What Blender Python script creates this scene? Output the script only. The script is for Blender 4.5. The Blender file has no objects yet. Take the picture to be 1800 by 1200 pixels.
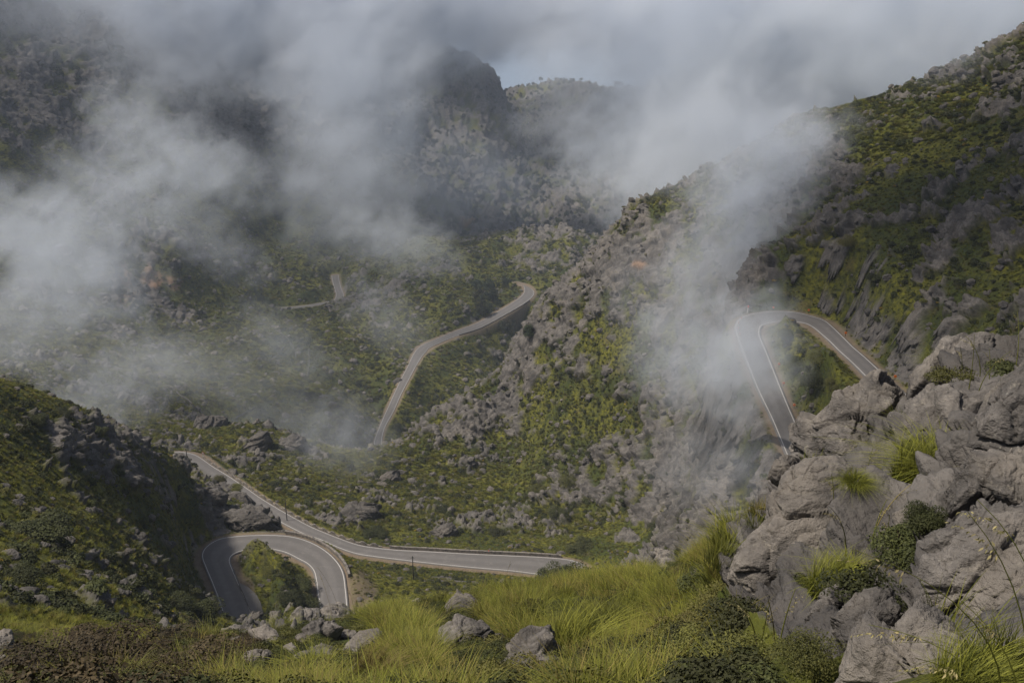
import bpy, math, random
import numpy as np
from mathutils import Vector
S = bpy.context.scene
C = S.collection
rng = np.random.default_rng(7)
random.seed(7)
R_ = math.radians

# ------------------------------------------------------------------ camera
PITCH, FPX = 22.0, 1750.0
cam_d = bpy.data.cameras.new('camera')
cam_d.sensor_width = 36.0
cam_d.lens = 35.0
cam_d.clip_start = 0.1
cam_d.clip_end = 60000
cam = bpy.data.objects.new('camera', cam_d)
C.objects.link(cam)
cam.location = (0, 0, 0)
cam.rotation_euler = (R_(90 - PITCH), 0, 0)
S.camera = cam

# ------------------------------------------------------------------ world, sun, exposure
W = bpy.data.worlds.new("World")
S.world = W
W.use_nodes = True
wn = W.node_tree
sky = wn.nodes.new('ShaderNodeTexSky')
sky.sky_type = 'NISHITA'
sky.sun_disc = False
SUN_EL, SUN_AZ = 60.0, -100.0          # azimuth from +Y (view direction), clockwise positive
sky.sun_elevation = R_(SUN_EL)
sky.sun_rotation = R_(SUN_AZ)
sky.air_density = 1.0
sky.dust_density = 4.0
wn.links.new(sky.outputs[0], wn.nodes['Background'].inputs[0])
wn.nodes['Background'].inputs[1].default_value = 0.053
sl = bpy.data.lights.new('sun', 'SUN')
sl.energy = 3.4
sl.angle = R_(5)
sl.color = (1.0, 0.905, 0.78)
sun = bpy.data.objects.new('sun', sl)
C.objects.link(sun)
a, e = R_(SUN_AZ), R_(SUN_EL)
sd = Vector((math.sin(a) * math.cos(e), math.cos(a) * math.cos(e), math.sin(e)))
sun.rotation_euler = sd.to_track_quat('Z', 'Y').to_euler()
sun.location = (0, 0, 300)
S.view_settings.view_transform = 'Standard'
S.view_settings.look = 'None'
S.view_settings.exposure = 0.42
S.view_settings.gamma = 1.0
S.cycles.use_denoising = True
S.cycles.max_bounces = 5
S.cycles.diffuse_bounces = 2
S.cycles.glossy_bounces = 1
S.cycles.transmission_bounces = 1
S.cycles.transparent_max_bounces = 8
S.cycles.volume_bounces = 4

# ------------------------------------------------------------------ pixel <-> space
cp, sp = math.cos(R_(PITCH)), math.sin(R_(PITCH))
def ray(px, py):
    """direction through a pixel of the 1800x1200 photograph"""
    u = (np.asarray(px, float) - 900) / FPX
    v = (np.asarray(py, float) - 600) / FPX
    d = np.stack([u, cp - v * sp, -sp - v * cp], -1)
    return d
def at_z(px, py, z):
    d = ray(px, py)
    return d * (np.asarray(z, float) / d[..., 2])[..., None]
def at_r(px, py, r):
    d = ray(px, py)
    return d * (np.asarray(r, float) / np.hypot(d[..., 0], d[..., 1]))[..., None]
def at_d(px, py, D):
    d = ray(px, py)
    return d / np.linalg.norm(d, axis=-1, keepdims=True) * np.asarray(D, float)[..., None]

# ------------------------------------------------------------------ noise
_prm = np.random.default_rng(3).permutation(4096)
_prm = np.concatenate([_prm, _prm]).astype(np.int64)
_g3 = np.random.default_rng(4).normal(size=(4096, 3)); _g3 /= np.linalg.norm(_g3, axis=1, keepdims=True)
_g3 = _g3.astype(np.float32)
def _h(i, j, k):
    return _prm[(_prm[(_prm[i & 4095] + j) & 4095] + k) & 4095]
def perlin(x, y, z=None):
    x = np.asarray(x, np.float32); y = np.asarray(y, np.float32)
    if z is None:
        i = np.floor(x).astype(np.int64); j = np.floor(y).astype(np.int64)
        fx = x - i; fy = y - j
        ux = fx * fx * fx * (fx * (fx * 6 - 15) + 10); uy = fy * fy * fy * (fy * (fy * 6 - 15) + 10)
        o = 0
        for a_, wx in ((0, 1 - ux), (1, ux)):
            for b_, wy in ((0, 1 - uy), (1, uy)):
                g = _g3[_prm[(_prm[(i + a_) & 4095] + j + b_) & 4095]]
                o = o + (g[..., 0] * (fx - a_) + g[..., 1] * (fy - b_)) * wx * wy
        return o * 1.8
    z = np.asarray(z, np.float32)
    i = np.floor(x).astype(np.int64); j = np.floor(y).astype(np.int64); k = np.floor(z).astype(np.int64)
    fx = x - i; fy = y - j; fz = z - k
    ux, uy, uz = [f * f * f * (f * (f * 6 - 15) + 10) for f in (fx, fy, fz)]
    o = 0
    for a_, wx in ((0, 1 - ux), (1, ux)):
        for b_, wy in ((0, 1 - uy), (1, uy)):
            for c_, wz in ((0, 1 - uz), (1, uz)):
                g = _g3[_h(i + a_, j + b_, k + c_)]
                o = o + (g[..., 0] * (fx - a_) + g[..., 1] * (fy - b_) + g[..., 2] * (fz - c_)) * wx * wy * wz
    return o * 1.6
def fbm(p, s, octv=4, ridged=False, gain=0.5):
    a_, o, n = 1.0, 0, 0
    for q in range(octv):
        f = 2.03 ** q / s
        v = perlin(p[..., 0] * f + 17 * q, p[..., 1] * f - 9 * q, p[..., 2] * f + 5 * q)
        if ridged: v = 1 - 2 * np.abs(v)
        o = o + a_ * v; n += a_; a_ *= gain
    return o / n
def worley(p, s, tilt=False):
    """F1, F2, id of the nearest feature point of 3-D cells of size s; with tilt also a plane of random slope through each cell"""
    q = p / s
    b = np.floor(q).astype(np.int64)
    f1 = np.full(q.shape[:-1], 9., np.float32); f2 = f1.copy(); idn = np.zeros(q.shape[:-1], np.int64); pl = np.zeros(q.shape[:-1], np.float32)
    for a_ in (-1, 0, 1):
        for b_ in (-1, 0, 1):
            for c_ in (-1, 0, 1):
                h = _h(b[..., 0] + a_, b[..., 1] + b_, b[..., 2] + c_)
                dv = b + np.array([a_, b_, c_]) + (_g3[h] * 0.5 + 0.5) - q
                d = np.sqrt((dv * dv).sum(-1)).astype(np.float32)
                m = d < f1
                if tilt: pl = np.where(m, (dv * _g3[(h * 7 + 11) & 4095]).sum(-1), pl)
                f2 = np.where(m, f1, np.minimum(f2, d)); idn = np.where(m, h, idn); f1 = np.where(m, d, f1)
    return (f1, f2, idn, pl) if tilt else (f1, f2, idn)
def sstep(a_, b_, x):
    t = np.clip((x - a_) / (b_ - a_), 0, 1)
    return t * t * (3 - 2 * t)

# ------------------------------------------------------------------ object helpers
def mesh_np(name, V, F, mat=None, parent=None, smooth=True, attrs=None, nv=None):
    """V (n,3), F (m,k) -> linked mesh object"""
    V = np.ascontiguousarray(V, np.float32); F = np.ascontiguousarray(F, np.int32)
    me = bpy.data.meshes.new(name)
    me.vertices.add(len(V)); me.vertices.foreach_set('co', V.ravel())
    k = F.shape[1]
    me.loops.add(F.size); me.loops.foreach_set('vertex_index', F.ravel())
    me.polygons.add(len(F)); me.polygons.foreach_set('loop_start', np.arange(0, F.size, k, dtype=np.int32))
    me.update(calc_edges=True)
    me.polygons.foreach_set('use_smooth', np.full(len(F), smooth))
    for an, av in (attrs or {}).items():
        at = me.attributes.new(an, 'FLOAT', 'POINT'); at.data.foreach_set('value', np.ascontiguousarray(av, np.float32).ravel())
    if mat: me.materials.append(mat)
    o = bpy.data.objects.new(name, me)
    C.objects.link(o)
    if parent: o.parent = parent
    return o
def tag(o, label=None, cat=None, group=None, kind=None):
    for k_, v_ in (('label', label), ('category', cat), ('group', group), ('kind', kind)):
        if v_: o[k_] = v_
    return o
def empty(name, loc=(0, 0, 0)):
    o = bpy.data.objects.new(name, None); o.location = loc; C.objects.link(o); return o
def grid_faces(n, m):
    i = np.arange(n - 1)[:, None] * m + np.arange(m - 1)[None]
    return np.stack([i, i + 1, i + m + 1, i + m], -1).reshape(-1, 4)

# ------------------------------------------------------------------ materials
class NT:
    def __init__(s, name):
        s.m = bpy.data.materials.new(name); s.m.use_nodes = True; s.t = s.m.node_tree; s.n = s.t.nodes
        s.b = s.n['Principled BSDF']; s.b.inputs['Roughness'].default_value = 0.85
        s.b.inputs['Specular IOR Level'].default_value = 0.25
        s.geo = s.n.new('ShaderNodeNewGeometry')
    def link(s, a_, b_): s.t.links.new(a_, b_)
    def val(s, x, inp):
        if isinstance(x, (int, float)): inp.default_value = x
        elif isinstance(x, tuple): inp.default_value = (*x, 1)[:4] if len(inp.default_value) == 4 else x[:3]
        else: s.link(x, inp)
    def noise(s, scale, detail=4, rough=0.55, vec=None, dist=0.0):
        n = s.n.new('ShaderNodeTexNoise'); n.inputs['Scale'].default_value = scale; n.inputs['Detail'].default_value = detail
        n.inputs['Roughness'].default_value = rough; n.inputs['Distortion'].default_value = dist
        s.link(vec or s.geo.outputs['Position'], n.inputs['Vector']); return n.outputs[0]
    def vor(s, scale, feat='F1', vec=None, out='Distance'):
        n = s.n.new('ShaderNodeTexVoronoi'); n.feature = feat; n.inputs['Scale'].default_value = scale
        s.link(vec or s.geo.outputs['Position'], n.inputs['Vector']); return n.outputs[out]
    def math(s, op, a_, b_=0.0, clamp=False):
        n = s.n.new('ShaderNodeMath'); n.operation = op; n.use_clamp = clamp
        s.val(a_, n.inputs[0]); s.val(b_, n.inputs[1]); return n.outputs[0]
    def ramp(s, x, a_, b_, lo=0.0, hi=1.0):
        n = s.n.new('ShaderNodeMapRange'); n.interpolation_type = 'SMOOTHSTEP'
        for k_, v_ in zip(('From Min', 'From Max', 'To Min', 'To Max'), (a_, b_, lo, hi)): n.inputs[k_].default_value = v_
        s.link(x, n.inputs['Value']); return n.outputs[0]
    def mix(s, f, a_, b_):
        n = s.n.new('ShaderNodeMix'); n.data_type = 'RGBA'
        s.val(f, n.inputs[0]); s.val(a_, n.inputs[6]); s.val(b_, n.inputs[7]); return n.outputs[2]
    def scale(s, v, x, y, z):
        n = s.n.new('ShaderNodeMapping'); n.inputs['Scale'].default_value = (x, y, z); s.link(v, n.inputs[0]); return n.outputs[0]
    def attr(s, name):
        n = s.n.new('ShaderNodeAttribute'); n.attribute_name = name; return n.outputs['Fac']
    def bump(s, h, strength, dist, prev=None):
        n = s.n.new('ShaderNodeBump'); n.inputs['Strength'].default_value = strength; n.inputs['Distance'].default_value = dist
        s.link(h, n.inputs['Height'])
        if prev: s.link(prev, n.inputs['Normal'])
        return n.outputs[0]
    def done(s, col, normal=None, rough=None):
        s.val(col, s.b.inputs['Base Color'])
        if normal: s.link(normal, s.b.inputs['Normal'])
        if rough is not None: s.val(rough, s.b.inputs['Roughness'])
        return s.m

def plain(name, col, rough=0.8):
    t = NT(name); f = t.noise(3.0, 4)
    return t.done(t.mix(f, tuple(c * 0.8 for c in col), tuple(min(1, c * 1.2) for c in col)), rough=rough)
def rock_colour(t, pos, big, fine, k=1.0):
    """grey limestone with cream and dark patches; big / fine: texture scales per metre"""
    n1 = t.noise(big, 6, 0.6, pos); n2 = t.noise(fine, 6, 0.65, pos); n3 = t.noise(big * 0.35, 3, 0.5, pos)
    c = t.mix(t.ramp(n1, 0.38, 0.62), tuple(k * v for v in (0.095, 0.089, 0.085)), tuple(k * v for v in (0.215, 0.200, 0.186)))
    c = t.mix(t.ramp(n3, 0.52, 0.68, 0, 0.55), c, tuple(k * v for v in (0.29, 0.26, 0.225)))
    c = t.mix(t.ramp(n2, 0.30, 0.72, 0.65, 0.0), c, (0.055, 0.052, 0.050))
    return c, n1, n2

def terrain_mat(name):
    t = NT(name)
    pos = t.geo.outputs['Position']
    rk, far, soil = t.attr('rock'), t.attr('far'), t.attr('soil')
    rc, n1, n2 = rock_colour(t, pos, 0.35, 2.2, 0.85)
    streak = t.noise(1.3, 4, 0.6, t.scale(pos, 1, 1, 0.5))
    rc = t.mix(t.ramp(streak, 0.45, 0.7, 0, 0.25), rc, (0.05, 0.048, 0.047))
    g1 = t.noise(0.06, 4, 0.6); g2 = t.noise(0.9, 5, 0.65); g3 = t.noise(0.22, 3, 0.6)
    gc = t.mix(t.ramp(g1, 0.38, 0.62), (0.045, 0.058, 0.008), (0.145, 0.142, 0.014))
    gc = t.mix(t.ramp(g2, 0.35, 0.68, 0.85, 0.0), gc, (0.022, 0.028, 0.012))
    gc = t.mix(t.ramp(g3, 0.55, 0.75, 0, 0.5), gc, (0.10, 0.075, 0.035))
    sc = t.mix(g2, (0.14, 0.10, 0.075), (0.25, 0.20, 0.16))
    col = t.mix(rk, gc, rc)
    col = t.mix(soil, col, sc)
    och = t.attr('ochre')
    col = t.mix(t.math('MULTIPLY', och, 0.8), col, (0.25, 0.155, 0.095))
    h = t.math('ADD', t.math('MULTIPLY', n2, 0.5), t.math('MULTIPLY', g2, 0.6))
    nb = t.bump(h, 0.7, 0.5)
    return t.done(col, nb, 0.92)
M = {}
M['terrain'] = terrain_mat('terrain_ground')
def asphalt():
    t = NT('asphalt'); n = t.noise(0.8, 5); n2 = t.noise(20, 3)
    c = t.mix(n, (0.120, 0.115, 0.113), (0.180, 0.172, 0.168))
    tr = t.attr('track')
    c = t.mix(t.ramp(tr, 0.0, 1.0, 0, 0.35), c, (0.09, 0.085, 0.083))
    c = t.mix(t.ramp(t.noise(0.09, 2, 0.5), 0.50, 0.54, 0, 0.3), c, (0.12, 0.117, 0.115))
    c = t.mix(t.ramp(t.noise(0.5, 5, 0.7), 0.55, 0.7, 0, 0.3), c, (0.25, 0.24, 0.235))
    c = t.mix(t.ramp(n2, 0.3, 0.7, 0.25, 0), c, (0.08, 0.078, 0.076))
    return t.done(c, t.bump(n2, 0.3, 0.02), 0.75)
M['asphalt'] = asphalt()
M['paint'] = plain('white_road_paint', (0.44, 0.43, 0.42))

# ------------------------------------------------------------------ roads: pairs of edge points, both edges at one height
def pairs(s):
    out = []
    for q in s.split():
        a_, b_ = q.split(';'); out.append([*map(float, a_.split(',')), *map(float, b_.split(','))])
    return np.array(out)
ROADS = {
 'hairpin_road': (pairs("406,1150;462,1150 400,1112;452,1112 388,1065;438,1065 374,1027;421,1028 362,998;409,1000 355,976;404,986 363,960;407,977 385,947;418,970 415,942;435,966 450,940;455,964 485,940;478,965 515,943;503,971 545,952;525,982 572,967;541,991 593,987;551,1003 604,1008;555,1018 608,1035;558,1040 610,1055;561,1058 612,1077;565,1080 618,1125;572,1128"), -116.5, -120),
 'cliff_road': (pairs("1412,868;1458,865 1400,840;1443,835 1382,797;1421,790 1357,737;1396,737 1333,687;1376,690 1313,637;1356,640 1300,603;1343,608 1294,585;1336,592 1292,575;1335,581 1297,563;1338,573 1313,554;1347,569 1338,549;1362,566 1367,547;1380,565 1400,549;1400,566 1425,555;1417,569 1447,562;1430,576 1462,573;1441,585 1483,593;1458,600 1500,610;1475,617 1520,627;1495,635 1553,657;1520,660 1582,683;1548,688 1620,720;1590,726"), -80, -66),
 'valley_road': (pairs("668,800;680,803 661,788;672,790 658,775;671,775 667,750;676,752 681,718;692,722 695,687;706,691 706,664;718,668 717,643;729,647 727,622;741,627 738,609;749,618 757,600;757,610 800,582;800,591 840,567;845,576 883,543;890,552 908,527;920,534 920,516;936,521 922,508;938,512 919,501;930,505 905,495;910,497"), -240, -236),
 'far_road': (pairs("583,484;595,483 584,492;596,492 588,507;600,507 591,518;604,519 587,527;598,530 575,530;580,535 533,537;533,542 487,541;488,545 465,543;465,547"), -262, -262),
 'lower_road': (pairs("250,783;255,800 290,793;285,812 320,794;305,818 345,800;330,826 375,820;360,840 400,835;385,853 430,855;417,872 460,876;449,892 500,900;491,916 540,922;534,938 567,934;563,948 600,947;597,963 630,957;628,973 660,962;660,978 700,966;700,983 760,969;760,990 830,973;830,997 900,976;900,1003 960,979;955,1010 1000,983;990,1013 1022,990;1000,1018 1040,1003;1005,1030"), -144, -146),
}
def catmull(P, n):
    P = np.vstack([2 * P[0] - P[1], P, 2 * P[-1] - P[-2]]); out = []
    for i in range(1, len(P) - 2):
        t = np.linspace(0, 1, n, endpoint=False)[:, None]
        p0, p1, p2, p3 = P[i - 1], P[i], P[i + 1], P[i + 2]
        out.append(0.5 * (2 * p1 + (p2 - p0) * t + (2 * p0 - 5 * p1 + 4 * p2 - p3) * t ** 2 + (3 * p1 - p0 - 3 * p2 + p3) * t ** 3))
    out.append(P[-2][None]); return np.vstack(out)
road3d = {}
for rn, (pr, z0, z1) in ROADS.items():
    q = catmull(pr, 6)
    L = at_z(q[:, 0], q[:, 1], -1.0); Rr = at_z(q[:, 2], q[:, 3], -1.0)
    mid = (L + Rr) / 2
    # smooth height along the road by arc length
    seg = np.linalg.norm(np.diff(mid * 100, axis=0), axis=1); s_ = np.concatenate([[0], np.cumsum(seg)]); s_ /= s_[-1]
    z = z0 + (z1 - z0) * s_
    L = L * (-z)[:, None]; Rr = Rr * (-z)[:, None]
    road3d[rn] = (L, Rr, z)

# ------------------------------------------------------------------ terrain heights: radial profiles
# per picture column: (horizontal range in m, picture row where the ground at that range projects)
PROF = {
 -250: [(3,1290),(20,1230),(45,1120),(70,1000),(95,880),(120,740),(135,660),(145,625),(220,700),(400,600),(540,480),(640,360),(720,250),(800,150),(860,60),(930,0),(1100,-80),(1500,100)],
 0: [(3,1300),(9,1250),(20,1190),(50,1100),(75,1000),(100,900),(125,800),(145,715),(155,675),(230,770),(420,620),(560,500),(650,400),(740,300),(820,200),(890,100),(950,30),(1050,-60),(1500,60)],
 150: [(3,1300),(8,1260),(15,1200),(30,1190),(60,1100),(90,1000),(120,900),(150,800),(168,745),(176,724),(250,810),(420,650),(560,560),(660,450),(800,300),(880,200),(960,100),(1060,0),(1200,-80),(1600,60)],
 300: [(3,1300),(8,1240),(14,1170),(18,1145),(40,1150),(80,1110),(110,1070),(140,1000),(162,900),(185,850),(203,800),(225,835),(262,797),(280,782),(420,700),(560,610),(655,550),(700,430),(850,300),(950,200),(1050,100),(1150,30),(1300,-50),(1700,60)],
 380: [(184,845),(215,870)],
 450: [(3,1300),(8,1240),(14,1185),(20,1128),(40,1180),(100,1160),(150,1050),(165,1000),(180,943),(186,886),(205,905),(240,880),(262,850),(295,800),(322,745),(400,785),(450,700),(600,600),(720,543),(765,500),(880,400),(1000,300),(1120,200),(1250,100),(1400,0),(1600,-70),(2000,80)],
 600: [(3,1300),(8,1230),(14,1165),(21,1104),(40,1150),(100,1150),(150,1090),(170,1020),(185,985),(200,966),(218,950),(245,900),(275,850),(310,800),(370,800),(480,700),(600,600),(722,541),(765,500),(900,400),(1050,300),(1200,200),(1350,100),(1500,0),(1700,-60),(2100,100)],
 680: [(312,792),(370,850),(520,770)],
 750: [(3,1300),(8,1220),(14,1150),(24,1062),(50,1150),(120,1120),(180,1010),(213,975),(235,930),(265,880),(300,800),(320,738),(400,860),(520,725),(585,612),(640,560),(700,500),(760,432),(850,455),(1000,400),(1250,300),(1450,200),(1560,92),(1750,250),(2200,560)],
 700: [(1560,90),(1450,150)],
 820: [(328,692),(400,820),(1557,103)],
 790: [(1560,97)],
 858: [(1556,116),(1500,165),(1640,140)],
 884: [(1540,225),(1620,200)],
 850: [(1555,118),(1520,180),(1750,200)],
 880: [(1570,240),(1700,205),(1800,175),(2100,420)],
 900: [(3,1300),(8,1210),(14,1135),(24,1040),(50,1150),(120,1120),(190,1010),(212,980),(232,940),(262,900),(300,800),(322,700),(335,624),(420,760),(600,655),(648,600),(656,560),(663,538),(700,500),(760,450),(800,412),(950,450),(1100,400),(1400,300),(1700,200),(1800,168),(2200,450)],
 960: [(332,532),(420,700)],
 1000: [(800,412),(900,470),(1800,145)],
 1050: [(3,1300),(8,1200),(14,1125),(22,1028),(50,1120),(120,1100),(190,1020),(208,992),(225,940),(250,900),(270,800),(286,700),(301,600),(318,500),(330,452),(450,600),(700,520),(850,440),(1100,400),(1500,250),(1800,160),(2200,450)],
 1200: [(3,1300),(8,1180),(14,1085),(20,995),(50,1080),(120,1080),(180,985),(212,900),(232,800),(248,700),(264,600),(280,500),(300,400),(312,355),(420,450),(700,480),(1100,350),(1500,230),(1800,145),(2200,450)],
 1100: [(324,382),(430,520)],
 1300: [(3,1280),(7,1180),(12,1070),(17,975),(40,1060),(100,1040),(146,930),(155,850),(163,800),(175,700),(186,605),(192,560),(215,500),(255,400),(300,300),(320,270),(430,380),(700,450),(1100,350),(1800,160),(2200,450)],
 1400: [(3,1260),(6,1120),(9,980),(12,880),(14,830),(30,980),(90,960),(130,860),(142,795),(160,700),(175,625),(189,552),(196,500),(208,450),(225,400),(262,300),(290,222),(300,206),(400,330),(700,420),(1100,350),(1800,160)],
 1500: [(3,1240),(6,1080),(9,930),(12,810),(14,750),(30,900),(90,900),(130,760),(150,690),(164,618),(172,560),(185,500),(205,400),(235,300),(258,226),(264,213),(360,330),(700,400),(1800,160)],
 1650: [(3,1220),(5,1080),(8,900),(11,740),(13,665),(30,800),(90,800),(140,690),(162,600),(176,500),(196,400),(222,300),(250,200),(266,155),(270,147),(360,250),(700,400),(1800,160)],
 1800: [(3,1200),(5,1040),(8,860),(10,680),(12,630),(30,760),(90,740),(140,600),(152,560),(182,400),(205,300),(232,200),(262,100),(272,62),(340,160),(700,400),(1800,160)],
 2050: [(3,1200),(5,1040),(8,860),(10,650),(12,600),(30,700),(90,640),(165,480),(195,300),(225,120),(250,0),(262,-50),(330,50),(700,300),(1800,160)],
}
K_TH = 1.6
pts, vals = [], []
for px, lst in PROF.items():
    for r, py in lst:
        P = at_r(px, py, r)
        pts.append((math.atan2(P[0], P[1]) * K_TH, math.log(r))); vals.append(P[2] / r)
for rn, (L, Rr, z) in road3d.items():
    for i in range(0, len(z), 7):
        P = (L[i] + Rr[i]) / 2; r = math.hypot(P[0], P[1])
        pts.append((math.atan2(P[0], P[1]) * K_TH, math.log(r))); vals.append(z[i] / r)
pts = np.array(pts); vals = np.array(vals)
def kern(A, B): return -np.sqrt(((A[:, None] - B[None]) ** 2).sum(-1) + 0.02 ** 2)
Kmat = np.zeros((len(pts) + 1,) * 2); Kmat[:-1, :-1] = kern(pts, pts) + 4e-3 * np.eye(len(pts)); Kmat[-1, :-1] = Kmat[:-1, -1] = 1
coef = np.linalg.solve(Kmat, np.append(vals, 0))
def base_t(th, lr):
    Q = np.stack([th.ravel() * K_TH, lr.ravel()], -1); out = np.empty(len(Q))
    for i in range(0, len(Q), 20000):
        out[i:i + 20000] = kern(Q[i:i + 20000], pts) @ coef[:-1] + coef[-1]
    return out.reshape(th.shape)

import os
NTH, NR = 860, 2140
TH = np.linspace(-R_(41), R_(41), NTH)
# ring spacing: dense where the picture looks
bp = np.array([2.0, 6, 30, 90, 140, 380, 700, 1300, 2300]); dens = np.array([60, 330, 70, 130, 900, 400, 340, 120]) * NR / 2140
LR = np.concatenate([np.linspace(math.log(bp[i]), math.log(bp[i + 1]), int(dens[i]), endpoint=False) for i in range(8)] + [[math.log(2300)]])
NR = len(LR)
# coarse solve then bilinear upsample
cth = np.linspace(TH[0], TH[-1], 260); clr = np.linspace(LR[0], LR[-1], 620)
CT = base_t(*np.meshgrid(cth, clr, indexing='xy'))            # (620,260)
def tsample(th, lr):
    a_ = np.clip((th - cth[0]) / (cth[1] - cth[0]), 0, len(cth) - 1.001); b_ = np.clip((lr - clr[0]) / (clr[1] - clr[0]), 0, len(clr) - 1.001)
    i = a_.astype(int); j = b_.astype(int); fa = a_ - i; fb = b_ - j
    return (CT[j, i] * (1 - fa) + CT[j, i + 1] * fa) * (1 - fb) + (CT[j + 1, i] * (1 - fa) + CT[j + 1, i + 1] * fa) * fb
TT, RR = np.meshgrid(TH, np.exp(LR), indexing='xy')           # (NR, NTH)
Z = tsample(TT, np.log(RR)) * RR
X = RR * np.sin(TT); Y = RR * np.cos(TT)
P0 = np.stack([X, Y, Z], -1).astype(np.float32)

# picture position of each ground point, for the region masks below
def project(P):
    x, y, z = P[..., 0], P[..., 1], P[..., 2]
    d = y * cp - z * sp
    return 900 + FPX * x / d, 600 + FPX * (-z * cp - y * sp) / d

# ---- rock mask and relief (real sizes in metres)
def normals(P):
    du = np.gradient(P, axis=1); dv = np.gradient(P, axis=0)
    n = np.cross(du, dv); n /= np.linalg.norm(n, axis=-1, keepdims=True) + 1e-9
    n *= np.sign(n[..., 2:3] + 1e-9); return n
N0 = normals(P0)
amp = np.clip(RR / 60, 0.12, 1) * (1 + sstep(350, 1200, RR) * 1.5)
PX, PY = project(P0)
def blob(cx, cy, rx, ry):  # soft patch of ground, around where a picture point lies
    return np.exp(-(((PX - cx) / rx) ** 2 + ((PY - cy) / ry) ** 2))
bias = np.zeros_like(Z)
near, mid_, farr = RR < 60, (RR >= 60) & (RR < 235), RR >= 235
bias += np.where(farr & (RR < 430), -0.10, 0)
bias += np.where(mid_ & (PX < 420), -0.30 + 0.30 * blob(200, 790, 190, 60) * (PY > 640) + 0.45 * blob(420, 905, 90, 35), 0)
bias += np.where(farr & (RR < 420), 0.28 * blob(800, 730, 130, 50) + 0.25 * blob(1000, 500, 90, 90) + 0.12 * blob(1200, 850, 200, 100) - 0.12 * blob(1180, 600, 140, 160) - 0.14 * blob(1000, 700, 90, 60) - 0.1 * blob(800, 860, 200, 40), 0)
bias += np.where((RR > 120) & (PX > 1250), 0.06 - 0.25 * blob(1620, 270, 220, 50) - 0.2 * blob(1650, 500, 90, 50), 0)
bias += np.where((RR > 150) & (RR < 235) & (PX > 590) & (PX < 1080), -0.35, 0)
bias += np.where(RR > 420, -0.12 + 0.35 * blob(240, 500, 90, 80) + 0.3 * blob(660, 550, 70, 40) + 0.3 * blob(960, 430, 90, 30) + 0.25 * blob(100, 150, 260, 120)
                 - 0.25 * blob(520, 640, 190, 90) - 0.2 * blob(480, 380, 140, 90), 0)
bias += np.where(RR > 950, 0.30, 0) + np.where(farr & (RR < 430), 0.3 * blob(1120, 390, 90, 50), 0)
bias += np.where(near, np.where((PX > 1290) & (PY < 1150), 0.6, -0.35), 0)
big = fbm(P0, 38, 4) + 0.0
sml = fbm(P0, 9, 4)
slope = 1 - N0[..., 2]
rm = 0.55 * big + np.where((RR > 110) & (PX > 1250), 0.9, 0.6) * sml + np.where((RR > 60) & (RR < 430), 0.35, 0) * fbm(P0, 3.5, 2) + bias + 0.35 * (slope - 0.25)
rockm = sstep(0.0, 0.10, rm)
Pw = P0 + 3.0 * np.stack([perlin(X / 9, Y / 9, Z / 9), perlin(X / 9 + 50, Y / 9, Z / 9), perlin(X / 9, Y / 9 + 50, Z / 9)], -1)
# chunky blocks: cells at two sizes, tilted strata
f1, f2, cid, t1 = worley(Pw * np.array([1, 1, 1.5]), 7.5, True)
h1 = (cid % 997) / 997.0
g1, g2_, cid2, t2 = worley(Pw, 2.4, True)
h2 = (cid2 % 991) / 991.0
rid = fbm(P0, 5, 5, ridged=True, gain=0.62)
e1, e2, eid = worley(Pw[RR[:, 0] < 430] * np.array([1, 1, 1.6]), 1.05)
h3 = np.zeros_like(Z); h3[RR[:, 0] < 430] = 0.45 * ((eid % 89) / 89. - 0.5) * sstep(0.02, 0.3, e2 - e1) - 0.25 * (1 - sstep(0, .15, e2 - e1))
rel = rockm * (1.6 * h3 + 0.7 + 1.2 * (h1 - 0.4) * sstep(0.0, 0.12, f2 - f1) + 1.7 * t1 + 0.5 * (h2 - 0.4) * sstep(0.0, 0.15, g2_ - g1) + 1.0 * t2 + 0.8 * rid)
rel *= np.where(mid_ & (PX < 420), 0.6, 1.0)
sd_ = (P0 @ np.array([0.35, 0.30, 0.88])) / 2.3 + 1.4 * fbm(P0, 14, 3)
saw = sd_ - np.floor(sd_); rel += rockm * 0.75 * (sstep(0.0, 0.75, saw) - sstep(0.80, 0.97, saw) - 0.4)
sd_ = (P0 @ np.array([-0.5, 0.2, 0.84])) / 0.9 + 1.2 * fbm(P0, 6, 2)
saw = sd_ - np.floor(sd_); rel += np.where(RR < 430, rockm * 0.5 * (sstep(0.0, 0.7, saw) - sstep(0.78, 0.97, saw) - 0.4), 0)
rel += (1 - rockm) * (0.35 * fbm(P0, 2.2, 3) + 0.9 * fbm(P0, 12, 2))
gully = fbm(P0, 90, 3, ridged=True)
rel += sstep(300, 900, RR) * 9 * (gully - 0.2)
def near_road(P, L, Rr):
    """distance to the centre line, height there and half width for points P (n,3)"""
    Mid = (L + Rr) / 2; hw = np.linalg.norm(L - Rr, axis=1) / 2
    A = Mid[:-1, :2]; B = Mid[1:, :2]; AB = B - A; l2 = (AB ** 2).sum(1) + 1e-9
    best = np.full(len(P), 1e9); bz = np.zeros(len(P)); bw = np.zeros(len(P)); bs = np.zeros(len(P))
    for i in range(len(A)):
        d = P[:, :2] - A[i]; t = np.clip((d @ AB[i]) / l2[i], 0, 1)
        q = d - t[:, None] * AB[i]; dist = np.hypot(q[:, 0], q[:, 1])
        m = dist < best
        best[m] = dist[m]; bz[m] = (Mid[i, 2] + (Mid[i + 1, 2] - Mid[i, 2]) * t[m]); bw[m] = hw[i] + (hw[i + 1] - hw[i]) * t[m]
        bs[m] = (AB[i, 0] * d[m, 1] - AB[i, 1] * d[m, 0])
    return best, bz, bw, bs
damp = np.ones_like(Z)
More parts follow.
